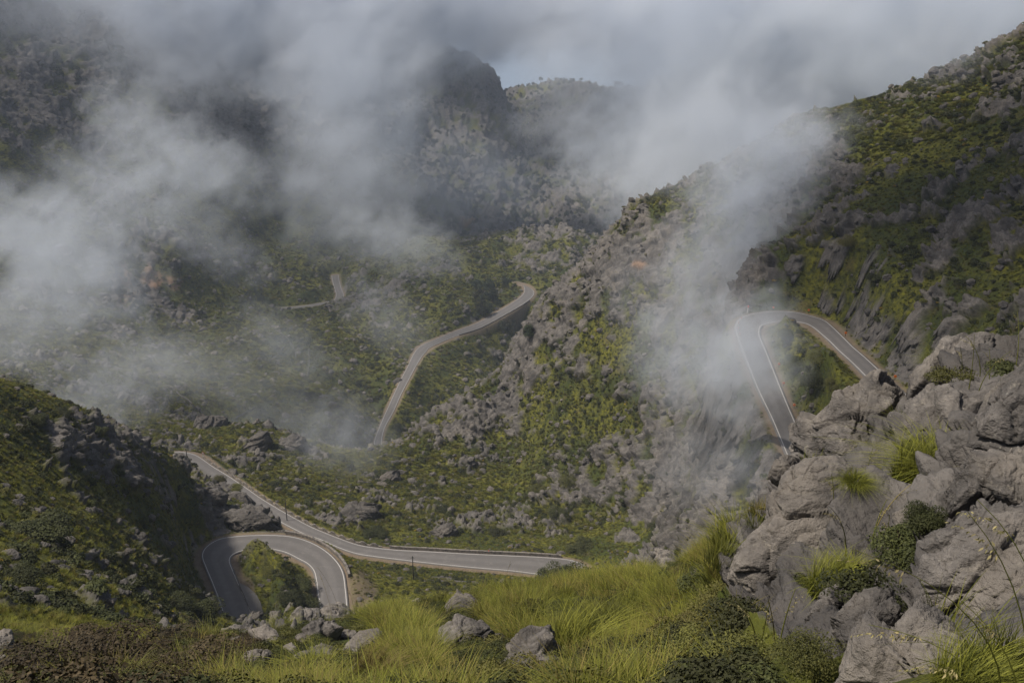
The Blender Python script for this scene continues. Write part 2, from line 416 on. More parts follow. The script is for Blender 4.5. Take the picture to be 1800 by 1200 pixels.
for rn, (L, Rr, z) in road3d.items():
    lo = np.minimum(L.min(0), Rr.min(0)) - 25; hi = np.maximum(L.max(0), Rr.max(0)) + 25
    m = (X > lo[0]) & (X < hi[0]) & (Y > lo[1]) & (Y < hi[1])
    d = near_road(P0[m].astype(float), L[::3], Rr[::3])[0]
    if rn in ('hairpin_road', 'cliff_road'):
        Md = ((L + Rr) / 2)[:, :2]; inn = np.zeros(m.sum(), bool); q = P0[m][:, :2]; j = len(Md) - 1
        for i in range(len(Md)):
            c_ = ((Md[i, 1] > q[:, 1]) != (Md[j, 1] > q[:, 1])) & (q[:, 0] < (Md[j, 0] - Md[i, 0]) * (q[:, 1] - Md[i, 1]) / (Md[j, 1] - Md[i, 1] + 1e-12) + Md[i, 0])
            inn ^= c_; j = i
        d = np.where(inn, d * 0.25, d)
        bias_in = np.where(inn, -0.5, 0)
        rockm[m] *= np.where(inn, 0.25, 1.0)
    damp[m] = np.minimum(damp[m], 0.12 + 0.88 * (sstep(3, 8, d) if rn == 'cliff_road' else sstep(4, 16, d)))
nr_ = near & (PX > 1230)
Qn = P0[nr_].astype(float); wq = Qn + 0.25 * np.stack([fbm(Qn, 1.1, 2), fbm(Qn + 9, 1.1, 2), fbm(Qn + 19, 1.1, 2)], -1); dn_ = np.zeros(len(Qn))
for s_, am, cr in ((1.6, .55, .10), (.6, .20, .05), (.22, .06, .02)):
    a1, a2, ai, at_ = worley(wq * np.array([1, .7, 1.4]), s_, True); dn_ += am * (((ai % 103) / 103. - .5) * .5 + 1.1 * at_) - cr * (1 - sstep(0, .12, a2 - a1))
sd_ = (Qn @ np.array([0.55, 0.2, 0.8])) / 0.45 + 1.2 * fbm(Qn, 1.5, 3); saw = sd_ - np.floor(sd_); dn_ += 0.12 * (sstep(0, .75, saw) - sstep(.82, .98, saw) - .4) + 0.05 * fbm(Qn, .35, 4, ridged=True)
rel[nr_] = 0; nrd = np.zeros_like(Z); nrd[nr_] = dn_ * sstep(1250, 1330, PX[nr_]) * sstep(3, 7, RR[nr_])
P1 = P0 + N0 * (rel * amp * damp + nrd)[..., None]

# ---- cut the roads in
def QPX(Q): return 900 + FPX * Q[:, 0] / (Q[:, 1] * cp - Q[:, 2] * sp)
soilm = np.zeros_like(Z); roadd = np.full(Z.shape, 1e3, np.float32)
for rn, (L, Rr, z) in road3d.items():
    lo = np.minimum(L.min(0), Rr.min(0)) - 16; hi = np.maximum(L.max(0), Rr.max(0)) + 16
    m = (P1[..., 0] > lo[0]) & (P1[..., 0] < hi[0]) & (P1[..., 1] > lo[1]) & (P1[..., 1] < hi[1])
    Q = P1[m].astype(float)
    d, bz, bw, bs = near_road(Q, L, Rr)
    edge = d - bw
    k = 1 - sstep(0.9, 6.5, edge)
    if rn == 'valley_road': k = np.where((bs < 0) & (QPX(Q) > 790), 1 - sstep(0.5, 1.3, edge), k)
    Q[:, 2] = Q[:, 2] * (1 - k) + (bz - 0.22 - 0.25 * sstep(0.5, 1.2, edge) * 0) * k
    P1[m] = Q
    rockm[m] *= sstep(0.8, 2.0, edge)
    soilm[m] = np.maximum(soilm[m], (1 - sstep(0.6, 1.8, edge)) * 0.8)
    roadd[m] = np.minimum(roadd[m], edge)
ochre = np.where(RR > 420, sstep(0.30, 0.6, blob(215, 510, 14, 50) + blob(265, 490, 20, 25) + blob(820, 405, 22, 8) * 0.9 + blob(305, 500, 14, 20)) * sstep(0.3, 0.6, fbm(P0, 14, 3) + 0.45), 0)
ochre += np.where((RR > 200) & (RR < 420), sstep(0.35, 0.7, blob(1130, 468, 14, 8)), 0)
soilm = np.maximum(soilm, np.where((RR > 100) & (RR < 220), sstep(0.4, 0.7, blob(635, 1040, 34, 40) + blob(430, 1003, 15, 26) + fbm(P0, 5, 3) * 0.3), 0) * 0.55)
L, Rr, z = road3d['lower_road']                                 # the bank below the lower road stays under its near edge
x_, y_ = project(Rr); ok = (x_ > 425) & (x_ < 1015)
ath = np.arctan2(Rr[ok, 0], Rr[ok, 1]); rr_ = np.hypot(Rr[ok, 0], Rr[ok, 1]); tt_ = Rr[ok, 2] / rr_; od = np.argsort(ath)
re_ = np.interp(TH, ath[od], rr_[od]); te_ = np.interp(TH, ath[od], tt_[od]); inr = (TH > ath.min()) & (TH < ath.max())
Rn = np.hypot(P1[..., 0], P1[..., 1])
cap = (te_[None] - 0.006 - 0.0010 * np.maximum(re_[None] - 0.8 - Rn, 0)) * Rn
P1[..., 2] = np.where(inr[None] & (Rn > re_[None] - 38) & (Rn < re_[None] - 0.8) & (roadd > 0.6), np.minimum(P1[..., 2], cap), P1[..., 2])
BAY = at_z(np.array([409, 421, 436, 450, 458, 462, 457, 449, 440, 431, 424.]), np.array([1000, 1024, 1031, 1043, 1058, 1075, 1090, 1098, 1072, 1050, 1034.]), -116.75)
bc = BAY.mean(0); bd = np.hypot((P1[..., 0] - bc[0]) / 3.6, (P1[..., 1] - bc[1]) / 8.5)
P1[..., 2] = np.where((bd < 1.25) & (np.abs(P1[..., 2] - bc[2]) < 6), np.minimum(P1[..., 2], bc[2] - 0.2 + 1.2 * np.maximum(bd - 1, 0)), P1[..., 2])
T1 = P1[..., 2] / np.hypot(P1[..., 0], P1[..., 1])
vmax = np.maximum.accumulate(T1, axis=0)
visible = T1 >= vmax - 0.012
# three structure pieces share their border rings
def ring_of(r): return int(np.searchsorted(np.exp(LR), r))
cuts = [('slope_terrain', 0, ring_of(90)), ('valley_terrain', ring_of(90), ring_of(430)), ('hills', ring_of(430), NR - 1)]
for nm, i0, i1 in cuts:
    Pp = P1[i0:i1 + 1]
    n_ = i1 - i0 + 1
    o = mesh_np(nm, Pp.reshape(-1, 3), grid_faces(n_, NTH), M['terrain'],
                attrs={'rock': rockm[i0:i1 + 1], 'soil': soilm[i0:i1 + 1], 'ochre': ochre[i0:i1 + 1]})
    tag(o, kind='structure')

# ------------------------------------------------------------------ road meshes
for rn, (L, Rr, z) in road3d.items():
    up = np.array([0, 0, 1.0]); n_ = len(z)
    U = np.linspace(0, 1, 9)
    rows = np.stack([L * (1 - u) + Rr * u for u in U], 1)       # (n,9,3)
    rows[:, :, 2] += 0.03 * (1 - (2 * U - 1) ** 2)
    wdir = (Rr - L) / np.linalg.norm(Rr - L, axis=1, keepdims=True)
    top = np.concatenate([(L - wdir * 0.25)[:, None], rows, (Rr + wdir * 0.25)[:, None]], 1)
    lo0 = top[:, :1] - up * 0.5; lo1 = top[:, -1:] - up * 0.5
    allr = np.concatenate([lo0, top, lo1], 1); m_ = allr.shape[1]
    tr = np.zeros((n_, m_)); tr[:, [3, 4, 7, 8]] = 1
    ro = mesh_np('road', allr.reshape(-1, 3), grid_faces(n_, m_), M['asphalt'], attrs={'track': tr})
    tag(ro, kind='structure')
    for Eg, sg in ((L, 1), (Rr, -1)):
        lw = 0.16 if rn != 'valley_road' and rn != 'far_road' else 0.18
        a_ = Eg + wdir * sg * 0.06 + up * 0.012; b_ = Eg + wdir * sg * (0.06 + lw) + up * 0.016
        F = grid_faces(n_, 2)
        if rn == 'hairpin_road' and sg == -1:
            ey = project(Eg)[1][:-1]; ek = np.arange(n_ - 1); F = F[~((ek < n_ * .35) & (ey > 1030) & (ey < 1094) & (ek % 4 < 2))]
        tag(mesh_np('edge_line', np.stack([a_, b_], 1).reshape(-1, 3), F, M['paint'], parent=ro))

bv = np.vstack([BAY, BAY - [0, 0, .4]]); nb_ = len(BAY)
me = bpy.data.meshes.new('lay_by'); me.from_pydata([tuple(v) for v in bv], [], [tuple(range(nb_))] + [(i, (i + 1) % nb_, nb_ + (i + 1) % nb_, nb_ + i) for i in range(nb_)])
me.materials.append(M['asphalt']); o = bpy.data.objects.new('lay_by_pavement', me); C.objects.link(o); tag(o, kind='structure')
# ------------------------------------------------------------------ sea
t = NT('sea_water'); n = t.noise(0.02, 5, 0.6)
M['sea'] = t.done((0.26, 0.33, 0.39), t.bump(n, 0.6, 6.0), 0.25)
o = mesh_np('water', np.array([[-30000, 1200, -640], [30000, 1200, -640], [30000, 45000, -640], [-30000, 45000, -640]]), np.array([[0, 1, 2, 3]]), M['sea'])
tag(o, kind='structure')
#==STAGE2==
# ------------------------------------------------------------------ air: even haze and banks of drifting mist
import bmesh
def volume_mat(name, puff=False):
    m = bpy.data.materials.new(name); m.use_nodes = True; t = m.node_tree; t.nodes.clear()
    out = t.nodes.new('ShaderNodeOutputMaterial'); v = t.nodes.new('ShaderNodeVolumePrincipled')
    v.inputs['Color'].default_value = (0.62, 0.72, 0.90, 1) if not puff else (0.85, 0.91, 1.0, 1)
    v.inputs['Anisotropy'].default_value = 0.0
    t.links.new(v.outputs[0], out.inputs['Volume'])
    if not puff:
        v.inputs['Density'].default_value = HAZE; return m
    T = NT.__new__(NT); T.m, T.t, T.n = m, t, t.nodes
    T.geo = t.nodes.new('ShaderNodeNewGeometry')
    tc = t.nodes.new('ShaderNodeTexCoord'); ln = t.nodes.new('ShaderNodeVectorMath'); ln.operation = 'LENGTH'
    t.links.new(tc.outputs['Object'], ln.inputs[0])
    at = t.nodes.new('ShaderNodeAttribute'); at.attribute_type = 'OBJECT'; at.attribute_name = 'density'
    sc = t.nodes.new('ShaderNodeAttribute'); sc.attribute_type = 'OBJECT'; sc.attribute_name = 'grain'
    mp = t.nodes.new('ShaderNodeVectorMath'); mp.operation = 'SCALE'
    t.links.new(T.geo.outputs['Position'], mp.inputs[0]); t.links.new(sc.outputs['Fac'], mp.inputs['Scale'])
    rt = t.nodes.new('ShaderNodeMapping'); rt.inputs['Rotation'].default_value = (0, R_(32), 0); t.links.new(mp.outputs[0], rt.inputs[0])
    nz = T.noise(1.0, 5, 0.55, T.scale(rt.outputs[0], 0.80, 0.85, 1.05), 0.45)
    edge = T.math('SUBTRACT', 1.0, ln.outputs['Value'])                 # 1 centre .. 0 rim
    d = T.math('ADD', T.math('MULTIPLY', edge, 1.15), T.math('MULTIPLY', T.math('SUBTRACT', nz, 0.5), 2.7))
    d = T.ramp(d, 0.05, 1.15)
    d = T.math('MULTIPLY', d, T.ramp(edge, 0.0, 0.30))
    d = T.math('MULTIPLY', d, at.outputs['Fac'])
    t.links.new(d, v.inputs['Density'])
    return m
HAZE = 0.00016
M['haze'] = volume_mat('haze_air')
bm = bmesh.new(); bmesh.ops.create_cube(bm, size=1); me = bpy.data.meshes.new('haze'); bm.to_mesh(me); bm.free()
hz = bpy.data.objects.new('haze', me); C.objects.link(hz); me.materials.append(M['haze'])
hz.scale = (9000, 9000, 900); hz.location = (0, 4400, -199)
tag(hz, kind='stuff')
M['mist'] = volume_mat('drifting_mist', True)
bm = bmesh.new(); bmesh.ops.create_icosphere(bm, subdivisions=4, radius=1.0); mist_me = bpy.data.meshes.new('mist'); bm.to_mesh(mist_me); bm.free()
mist_me.materials.append(M['mist'])
# px, py, distance, half-width px, half-height px, half-depth m, optical density through the middle, tilt
MIST = [
 (540, -40, 1000, 430, 185, 130, 6.5, 0), (980, -75, 1500, 480, 160, 200, 7.0, 0), (1400, 10, 900, 430, 255, 160, 6.0, 0), (1750, -20, 700, 350, 215, 120, 5.0, 0), (900, -130, 1900, 700, 225, 150, 5.0, 0),
 (90, 20, 900, 240, 90, 80, 0.5, 0), (610, 150, 850, 155, 210, 90, 1.9, 0), (600, 330, 750, 150, 130, 80, 0.8, 0), (760, 310, 900, 140, 120, 80, 0.6, 0),
 (880, 330, 1000, 130, 70, 70, 0.6, 0), (1000, 215, 1300, 120, 60, 80, 0.5, 0), (1120, 270, 900, 150, 100, 80, 1.7, 0), (1250, 200, 900, 160, 120, 90, 1.6, 0),
 (330, 290, 480, 150, 85, 45, 1.0, -25), (90, 440, 420, 190, 100, 50, 1.5, -35), (200, 340, 450, 130, 80, 45, 0.8, -30), (225, 200, 600, 80, 70, 40, 0.6, 0),
 (40, 570, 360, 150, 90, 40, 0.7, 0), (180, 690, 320, 180, 60, 35, 0.7, 25), (430, 660, 480, 200, 100, 50, 0.28, 0), (600, 770, 330, 100, 75, 25, 0.42, 0), (470, 760, 400, 170, 60, 35, 0.3, 0),
 (1290, 240, 265, 200, 120, 34, 1.5, 0), (1380, 330, 245, 110, 130, 24, 0.9, 0), (1290, 430, 240, 130, 140, 22, 1.1, -10), (1235, 620, 185, 140, 115, 20, 1.1, 0), (1325, 620, 168, 95, 130, 12, 0.8, 0),
 (1180, 330, 420, 170, 90, 40, 1.1, 0), (1420, 250, 262, 110, 60, 20, 0.6, 0), (1690, 110, 280, 130, 60, 25, 0.5, -30), (360, 420, 430, 140, 50, 30, 0.35, -35), (300, 640, 380, 130, 40, 25, 0.35, -25), (680, 560, 450, 110, 60, 30, 0.25, -40),
 (500, 600, 430, 120, 45, 25, 0.3, -45), (700, 420, 620, 130, 60, 40, 0.6, -20), (300, 130, 700, 150, 60, 50, 0.5, -20),
 (1260, 820, 160, 150, 80, 14, 0.35, 0), (1180, 520, 280, 140, 140, 20, 0.3, 0),
]
for i, (px, py, D, hw, hh, hd, tau, tilt) in enumerate(MIST):
    o = bpy.data.objects.new('mist', mist_me); C.objects.link(o)
    p = at_d(px, py, D); o.location = p
    o.scale = (hw * D / FPX * 1.25, hd * 1.25, hh * D / FPX * 1.25)
    o.rotation_euler = (0, R_(-tilt), -math.atan2(p[0], p[1]))
    o['density'] = tau / (hd * 1.2); o['grain'] = 1.0 / (0.42 * min(hw, hh) * D / FPX)
    tag(o, kind='stuff')
for (loc, scl, den) in (((20, 165, 125), (115, 95, 34), 2.6), ((-190, 95, 60), (60, 60, 22), 0.9), ((-620, 700, 260), (420, 380, 70), 0.7)):   # cloud banks added out of frame to shade the slopes below
    o = bpy.data.objects.new('shade_cloud', mist_me); C.objects.link(o); o.location = loc; o.scale = scl
    o['density'] = den / scl[2]; o['grain'] = 1 / (scl[0] * .6); tag(o, kind='stuff')
#==STAGE3==
# ------------------------------------------------------------------ lookup: picture point -> visible ground
RHO = np.hypot(P1[..., 0], P1[..., 1])
QX, QY = project(P1)
_vi = np.argwhere(visible & (QX > -150) & (QX < 1950) & (QY > -50) & (QY < 1300))
_vx = QX[_vi[:, 0], _vi[:, 1]].astype(np.float32); _vy = QY[_vi[:, 0], _vi[:, 1]].astype(np.float32)
NN = normals(P1[::2, ::2])
def ground_px(px, py):
    k = np.argmin((_vx - px) ** 2 + (_vy - py) ** 2); i, j = _vi[k]
    n = NN[max(0, i // 2 - 4):i // 2 + 5, max(0, j // 2 - 4):j // 2 + 5].mean((0, 1))
    return P1[i, j].astype(float), n / np.linalg.norm(n)
def top_of(o, loc):
    o.location = loc; return o

# ------------------------------------------------------------------ leaf, rock and grass materials
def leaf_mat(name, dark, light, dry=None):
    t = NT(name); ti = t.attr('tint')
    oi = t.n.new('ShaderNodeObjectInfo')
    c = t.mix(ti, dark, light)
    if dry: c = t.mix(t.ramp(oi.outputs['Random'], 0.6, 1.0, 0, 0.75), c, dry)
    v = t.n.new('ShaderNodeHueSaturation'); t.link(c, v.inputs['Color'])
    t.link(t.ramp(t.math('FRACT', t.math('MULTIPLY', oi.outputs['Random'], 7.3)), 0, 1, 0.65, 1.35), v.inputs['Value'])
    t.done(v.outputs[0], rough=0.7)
    return t.m
M['leaf_dark'] = leaf_mat('dark_green_leaves', (0.016, 0.022, 0.007), (0.055, 0.062, 0.018), (0.045, 0.045, 0.018))
M['leaf_olive'] = leaf_mat('olive_leaves', (0.030, 0.036, 0.009), (0.110, 0.110, 0.026), (0.085, 0.070, 0.024))
M['leaf_brown'] = leaf_mat('brown_heather_leaves', (0.020, 0.016, 0.009), (0.070, 0.052, 0.026), (0.045, 0.045, 0.016))
M['leaf_far'] = leaf_mat('distant_dark_leaves', (0.012, 0.020, 0.012), (0.035, 0.045, 0.020), (0.03, 0.03, 0.015))
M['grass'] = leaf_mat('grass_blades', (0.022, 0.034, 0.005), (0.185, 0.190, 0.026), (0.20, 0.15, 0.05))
M['straw'] = leaf_mat('straw_stems', (0.12, 0.12, 0.045), (0.27, 0.23, 0.11))
M['meadow'] = leaf_mat('meadow_tufts', (0.035, 0.048, 0.005), (0.165, 0.168, 0.016), (0.13, 0.10, 0.03))
M['gorse'] = leaf_mat('yellow_gorse_flowers', (0.06, 0.06, 0.012), (0.42, 0.28, 0.02))
M['bark'] = plain('grey_brown_bark', (0.08, 0.06, 0.045))
def rock_mat(name, big, fine, bumpd, warm=0.0, k=1.0):
    t = NT(name)
    tc = t.n.new('ShaderNodeTexCoord')
    pos = t.geo.outputs['Position']
    c, n1, n2 = rock_colour(t, pos, big, fine, k)
    c = t.mix(t.ramp(t.noise(big * 5, 5, 0.7), 0.58, 0.72, 0, 0.55), c, tuple(k * v for v in (0.34, 0.31, 0.26)))
    li = t.ramp(t.noise(fine * 1.7, 6, 0.75), 0.62, 0.68, 0, 0.6)
    c = t.mix(li, c, tuple(k * v for v in (0.36, 0.35, 0.30)))
    c = t.mix(t.ramp(t.noise(big * 7, 6, 0.8), 0.42, 0.30, 0, 0.7), c, (0.045, 0.043, 0.042))
    if warm: c = t.mix(t.ramp(t.noise(big * 1.3, 4, 0.6), 0.42, 0.66, 0, warm), c, (0.27, 0.243, 0.21))
    st = t.noise(big * 4, 5, 0.6, t.scale(pos, 1.0, 1.0, 3.0))
    cr = t.vor(big * 2.2, 'DISTANCE_TO_EDGE', None); cr = t.ramp(cr, 0.0, 0.05, 0.0, 1.0)
    h = t.math('ADD', t.math('MULTIPLY', n2, 0.6), t.math('ADD', t.math('MULTIPLY', st, 0.9), t.math('MULTIPLY', t.noise(fine * 4, 6, 0.7), 0.35)))
    return t.done(c, t.bump(h, 0.9, bumpd), 0.88)
M['rock_near'] = rock_mat('weathered_limestone', 1.1, 9.0, 0.08, 0.5, 1.18)
M['rock_mid'] = rock_mat('grey_limestone', 0.25, 1.6, 0.5, 0.15, 0.8)

# ------------------------------------------------------------------ plant meshes
def leaf_cloud(rs, n, leaf, lumps=7, flat=0.75, up=0.4, spread=0.55, aspect=0.55):
    """n rhombic leaves on and in lumps of a crown about one unit in radius; base at z = 0"""
    c = rs.normal(size=(lumps, 3)); c /= np.linalg.norm(c, axis=1, keepdims=True); c[:, 2] = np.abs(c[:, 2]) * flat
    c *= rs.uniform(0.25, spread + 0.15, (lumps, 1)); cr = rs.uniform(0.28, 0.52, lumps)
    k = rs.integers(0, lumps, n)
    d = rs.normal(size=(n, 3)); d /= np.linalg.norm(d, axis=1, keepdims=True)
    d[:, 2] = np.where(d[:, 2] < -0.3, -d[:, 2], d[:, 2])
    p = c[k] + d * (cr[k] * rs.uniform(0.6, 1.08, n) ** 0.6)[:, None]
    p[:, 2] = np.maximum(p[:, 2] * flat + 0.12, 0.0)
    nr = d + rs.normal(size=(n, 3)) * 0.55 + np.array([0, 0, up]); nr /= np.linalg.norm(nr, axis=1, keepdims=True)
    a_ = np.cross(nr, rs.normal(size=(n, 3))); a_ /= np.linalg.norm(a_, axis=1, keepdims=True) + 1e-9
    b_ = np.cross(nr, a_); s_ = leaf * rs.uniform(0.6, 1.4, n)[:, None]
    V = np.stack([p - a_ * s_, p - b_ * s_ * aspect, p + a_ * s_, p + b_ * s_ * aspect], 1).reshape(-1, 3)
    F = np.arange(4 * n).reshape(-1, 4)
    lt = np.clip(rs.uniform(0, 0.8, n) + rs.uniform(-0.15, 0.25, lumps)[k] + 0.15, 0, 1)
    return V, F, np.repeat(lt, 4)
def blades(rs, n, h, w, rad, lean=0.6, segs=4, droop=0.5):
    """a tussock of n curved tapering blades"""
    ph = rs.uniform(0, 2 * np.pi, n); r0 = rad * 0.35 * np.sqrt(rs.uniform(0, 1, n))
    base = np.stack([r0 * np.cos(ph), r0 * np.sin(ph), np.full(n, -0.05 * h)], -1)
    ph2 = ph + rs.normal(0, 0.9, n); dr = np.stack([np.cos(ph2), np.sin(ph2), np.zeros(n)], -1)
    wa = rs.uniform(0, 6.28); dr = dr * 0.8 + np.array([np.cos(wa), np.sin(wa), 0]) * rs.uniform(.2, .8)
    L = h * (0.25 + 0.85 * rs.beta(1.6, 1.8, n)); ln_ = lean * rs.uniform(0.1, 1.3, n)
    side = np.stack([-np.sin(ph2 + rs.normal(0, .6, n)), np.cos(ph2 + rs.normal(0, .6, n)), np.zeros(n)], -1)
    side += 0; V = []
    for q in range(segs + 1):
        s_ = q / segs
        out = (ln_ * s_ * 0.6 + droop * ln_ * s_ ** 2.2)[:, None] * dr * L[:, None]
        zz = np.array([0, 0, 1.0]) * (L * (s_ - 0.42 * ln_ * droop * s_ ** 2.5))[:, None]
        p = base + out + zz; ww = (w * (1 - s_ ** 1.6) * 0.5 + w * 0.04)
        V.append(p - side * ww); V.append(p + side * ww)
    V = np.stack(V, 1)                                           # n, 2(segs+1), 3
    m_ = 2 * (segs + 1); F = []
    for q in range(segs): F.append(np.array([2 * q, 2 * q + 1, 2 * q + 3, 2 * q + 2]))
    F = (np.arange(n)[:, None, None] * m_ + np.array(F)[None]).reshape(-1, 4)
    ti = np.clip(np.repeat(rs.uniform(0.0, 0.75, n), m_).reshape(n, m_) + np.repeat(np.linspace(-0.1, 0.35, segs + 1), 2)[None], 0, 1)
    return V.reshape(-1, 3), F, ti.ravel()
def join(parts):
    V, F, T_, o = [], [], [], 0
    for v, f, t_ in parts: V.append(v); F.append(f + o); T_.append(t_); o += len(v)
    return np.vstack(V), np.vstack(F), np.concatenate(T_)
def tube(path, rad, sides=5):
    path = np.asarray(path, float); rad = np.broadcast_to(rad, len(path)); V = []
    for i, p in enumerate(path):
        d = path[min(i + 1, len(path) - 1)] - path[max(i - 1, 0)]; d /= np.linalg.norm(d) + 1e-9
        a_ = np.cross(d, [0.3, 0.9, 0.2]); a_ /= np.linalg.norm(a_); b_ = np.cross(d, a_)
        for k in range(sides):
            g = 2 * np.pi * k / sides; V.append(p + rad[i] * (a_ * np.cos(g) + b_ * np.sin(g)))
    F = [[i * sides + k, i * sides + (k + 1) % sides, (i + 1) * sides + (k + 1) % sides, (i + 1) * sides + k] for i in range(len(path) - 1) for k in range(sides)]
    return np.array(V), np.array(F), np.full(len(V), 0.6)
def mesh_only(name, vft, mat, smooth=False):
    o = mesh_np(name, vft[0], vft[1], mat, smooth=smooth, attrs={'tint': vft[2]})
    C.objects.unlink(o); return o
def stalk(rs, h, lean, w=0.003, head=0.16, seeds=60):
    """a stem with a nodding one-sided panicle; returns stem and head"""
    az = rs.uniform(0, 2 * np.pi) if not isinstance(lean, tuple) else lean[1]
    ln_ = lean[0] if isinstance(lean, tuple) else lean
    s_ = np.linspace(0, 1, 9); d = np.array([np.cos(az), np.sin(az), 0])
    path = d[None] * (ln_ * h * s_ ** 2)[:, None] + np.array([0, 0, 1.0]) * (h * (s_ - 0.25 * ln_ * s_ ** 3))[:, None]
    st = tube(path, w * (1.1 - 0.7 * s_), 4)
    tip = path[-1]; td = path[-1] - path[-2]; td /= np.linalg.norm(td)
    P_, F_, n = [], [], 0
    for k in range(seeds):
        f = k / seeds; c = path[-1] - td * head * (1 - f) * 1.0 + (d * 0.3 - np.array([0, 0, 1]) * 0.25) * head * f ** 2
        off = (rs.normal(size=3) * 0.5 + d * 0.6 - np.array([0, 0, .7])); off /= np.linalg.norm(off)
        L_ = head * rs.uniform(0.05, 0.10) * (1.2 - 0.6 * f); sd_ = np.cross(off, rs.normal(size=3)); sd_ /= np.linalg.norm(sd_)
        c = c + off * L_ * rs.uniform(0.2, 1.6) * (1 - f * 0.6)
        q = np.array([c, c + off * L_ * .5 + sd_ * L_ * .22, c + off * L_ * 1.25, c + off * L_ * .5 - sd_ * L_ * .22]); P_.append(q); F_.append(np.arange(4) + 4 * k)
    return st, (np.vstack(P_), np.array(F_), np.repeat(rs.uniform(0.3, 1, seeds), 4))
# ------------------------------------------------------------------ rock meshes
_ico = {}
def ico(sub):
    if sub not in _ico:
        b = bmesh.new(); bmesh.ops.create_icosphere(b, subdivisions=sub, radius=1.0)
        _ico[sub] = (np.array([v.co[:] for v in b.verts]), np.array([[v.index for v in f.verts] for f in b.faces])); b.free()
    return _ico[sub]
def rough(V, size, seed, k=1.0, fine=True):
    """break a smooth lump of the given size (m) into faceted, cracked limestone"""
    o = np.array([seed * 13.7, seed * 5.1, seed * 9.3])
    p = V + o; p = p + 0.18 * size * np.stack([fbm(p, size * .6, 2), fbm(p + 31, size * .6, 2), fbm(p + 57, size * .6, 2)], -1)
    c = V.mean(0); n = V - c; n /= np.linalg.norm(n, axis=1, keepdims=True) + 1e-9
    d = np.zeros(len(V))
    e3 = np.random.default_rng(seed).normal(size=(3, 3)); e3 = np.linalg.qr(e3)[0]
    pr = (p @ e3) * np.array([1, 0.6, 1.7])
    for s_, am, tl, cr in ((0.80, 0.05, 0.15, 0.040), (0.34, 0.014, 0.055, 0.018)) + (((0.10, 0.005, 0.022, 0.007),) if fine else ()):
        f1, f2, cid, pl = worley(pr, size * s_, True); sz = size
        d += am * sz * ((cid % 101) / 101. - 0.5) + tl * sz * pl - cr * sz * (1 - sstep(0.0, 0.05, f2 - f1))
    d += 0.018 * size * fbm(p, size * .3, 4, ridged=True) + 0.06 * size * fbm(p, size * .8, 2)
    sd = (p @ e3[:, 2]) / (size * 0.2) + 1.2 * fbm(p, size * .6, 3); sw = sd - np.floor(sd)
    d += 0.022 * size * (sstep(0, .8, sw) - sstep(.88, .98, sw) - .4)
    if fine: d += 0.010 * size * fbm(p, size * .04, 3, ridged=True)
    return V + n * (d * k)[:, None]
def boulder_unit(seed, sub=4):
    V, F = ico(sub); rs = np.random.default_rng(seed)
    V = V * np.array([1, rs.uniform(.7, 1), rs.uniform(.5, .8)])
    for _ in range(9):                                           # flat cuts
        n = rs.normal(size=3); n /= np.linalg.norm(n); h = rs.uniform(.5, .8)
        dd = V @ n - h; V = V - np.maximum(dd, 0)[:, None] * n * 0.85
    return rough(V, 1.0, seed, 1.0, sub > 4), F
ROCKPX = []
def outline_rock(name, pts_, thick, seed, label, cat='boulder', sub=6, mat='rock_near', tilt=0.45, at=None, D=None, group=None, k=1.0):
    """a lump with the outline the photograph shows, lying on the ground where the middle of the outline falls"""
    q = np.array([[float(v) for v in s_.split(',')] for s_ in pts_.split()])
    cx, cy = q.mean(0) if at is None else at
    g, n = ground_px(cx, cy)
    if D is not None: g = at_d(cx, cy, np.array(D))
    tc_ = -g / np.linalg.norm(g); ROCKPX.append((q[:, 0].min(), q[:, 0].max(), q[:, 1].min(), q[:, 1].max(), np.linalg.norm(g)))
    if name == 'boulder': g = g * (1 - 0.7 * np.ptp(q[:, 0]) / FPX)
    tilt = max(tilt, 0.4) if name == 'boulder' and mat == 'rock_near' else tilt; pn = tc_ * (1 - tilt) + n * tilt; pn /= np.linalg.norm(pn)
    rr = ray(q[:, 0], q[:, 1]); W3 = rr * ((g @ pn) / (rr @ pn))[:, None]
    cc = W3.mean(0); ex = np.cross([0, 0, 1.0], pn); ex /= np.linalg.norm(ex); ey = np.cross(pn, ex)
    a2 = np.stack([(W3 - cc) @ ex, (W3 - cc) @ ey], -1)
    ang = np.arctan2(a2[:, 1], a2[:, 0]); rad = np.hypot(a2[:, 0], a2[:, 1]); od = np.argsort(ang); ang, rad = ang[od], rad[od]
    # resample the polygon edge itself, then look radii up by angle
    pa = a2[od]; pa = np.vstack([pa, pa[:1]]); dn = np.vstack([pa[i] + (pa[i + 1] - pa[i]) * np.linspace(0, 1, 12, endpoint=False)[:, None] for i in range(len(pa) - 1)])
    an, rd = np.arctan2(dn[:, 1], dn[:, 0]), np.hypot(dn[:, 0], dn[:, 1]); od = np.argsort(an); an, rd = an[od], rd[od]
    V, F = ico(sub)
    ph = np.arctan2(V[:, 1], V[:, 0]); sn = np.hypot(V[:, 0], V[:, 1])
    Rp = np.interp(ph, np.concatenate([an - 2 * np.pi, an, an + 2 * np.pi]), np.tile(rd, 3)) * (1.12 if name == 'boulder' and q[:, 1].mean() > 1000 else 0.97)
    size = float(np.sqrt(abs(np.sum((rd[1:] ** 2 + rd[:-1] ** 2) / 4 * np.diff(an))))) * 1.3
    s2 = np.minimum(sn, 1) ** 0.72; T_ = thick * size * 0.5
    loc = ex * (Rp * s2 * np.cos(ph))[:, None] + ey * (Rp * s2 * np.sin(ph))[:, None] + pn * (np.sign(V[:, 2]) * np.abs(V[:, 2]) ** 0.9 * T_)[:, None]
    loc = rough(loc, size, seed, k)
    o = mesh_np(name, loc, F, M[mat]); o.location = cc
    return tag(o, label, cat, group)

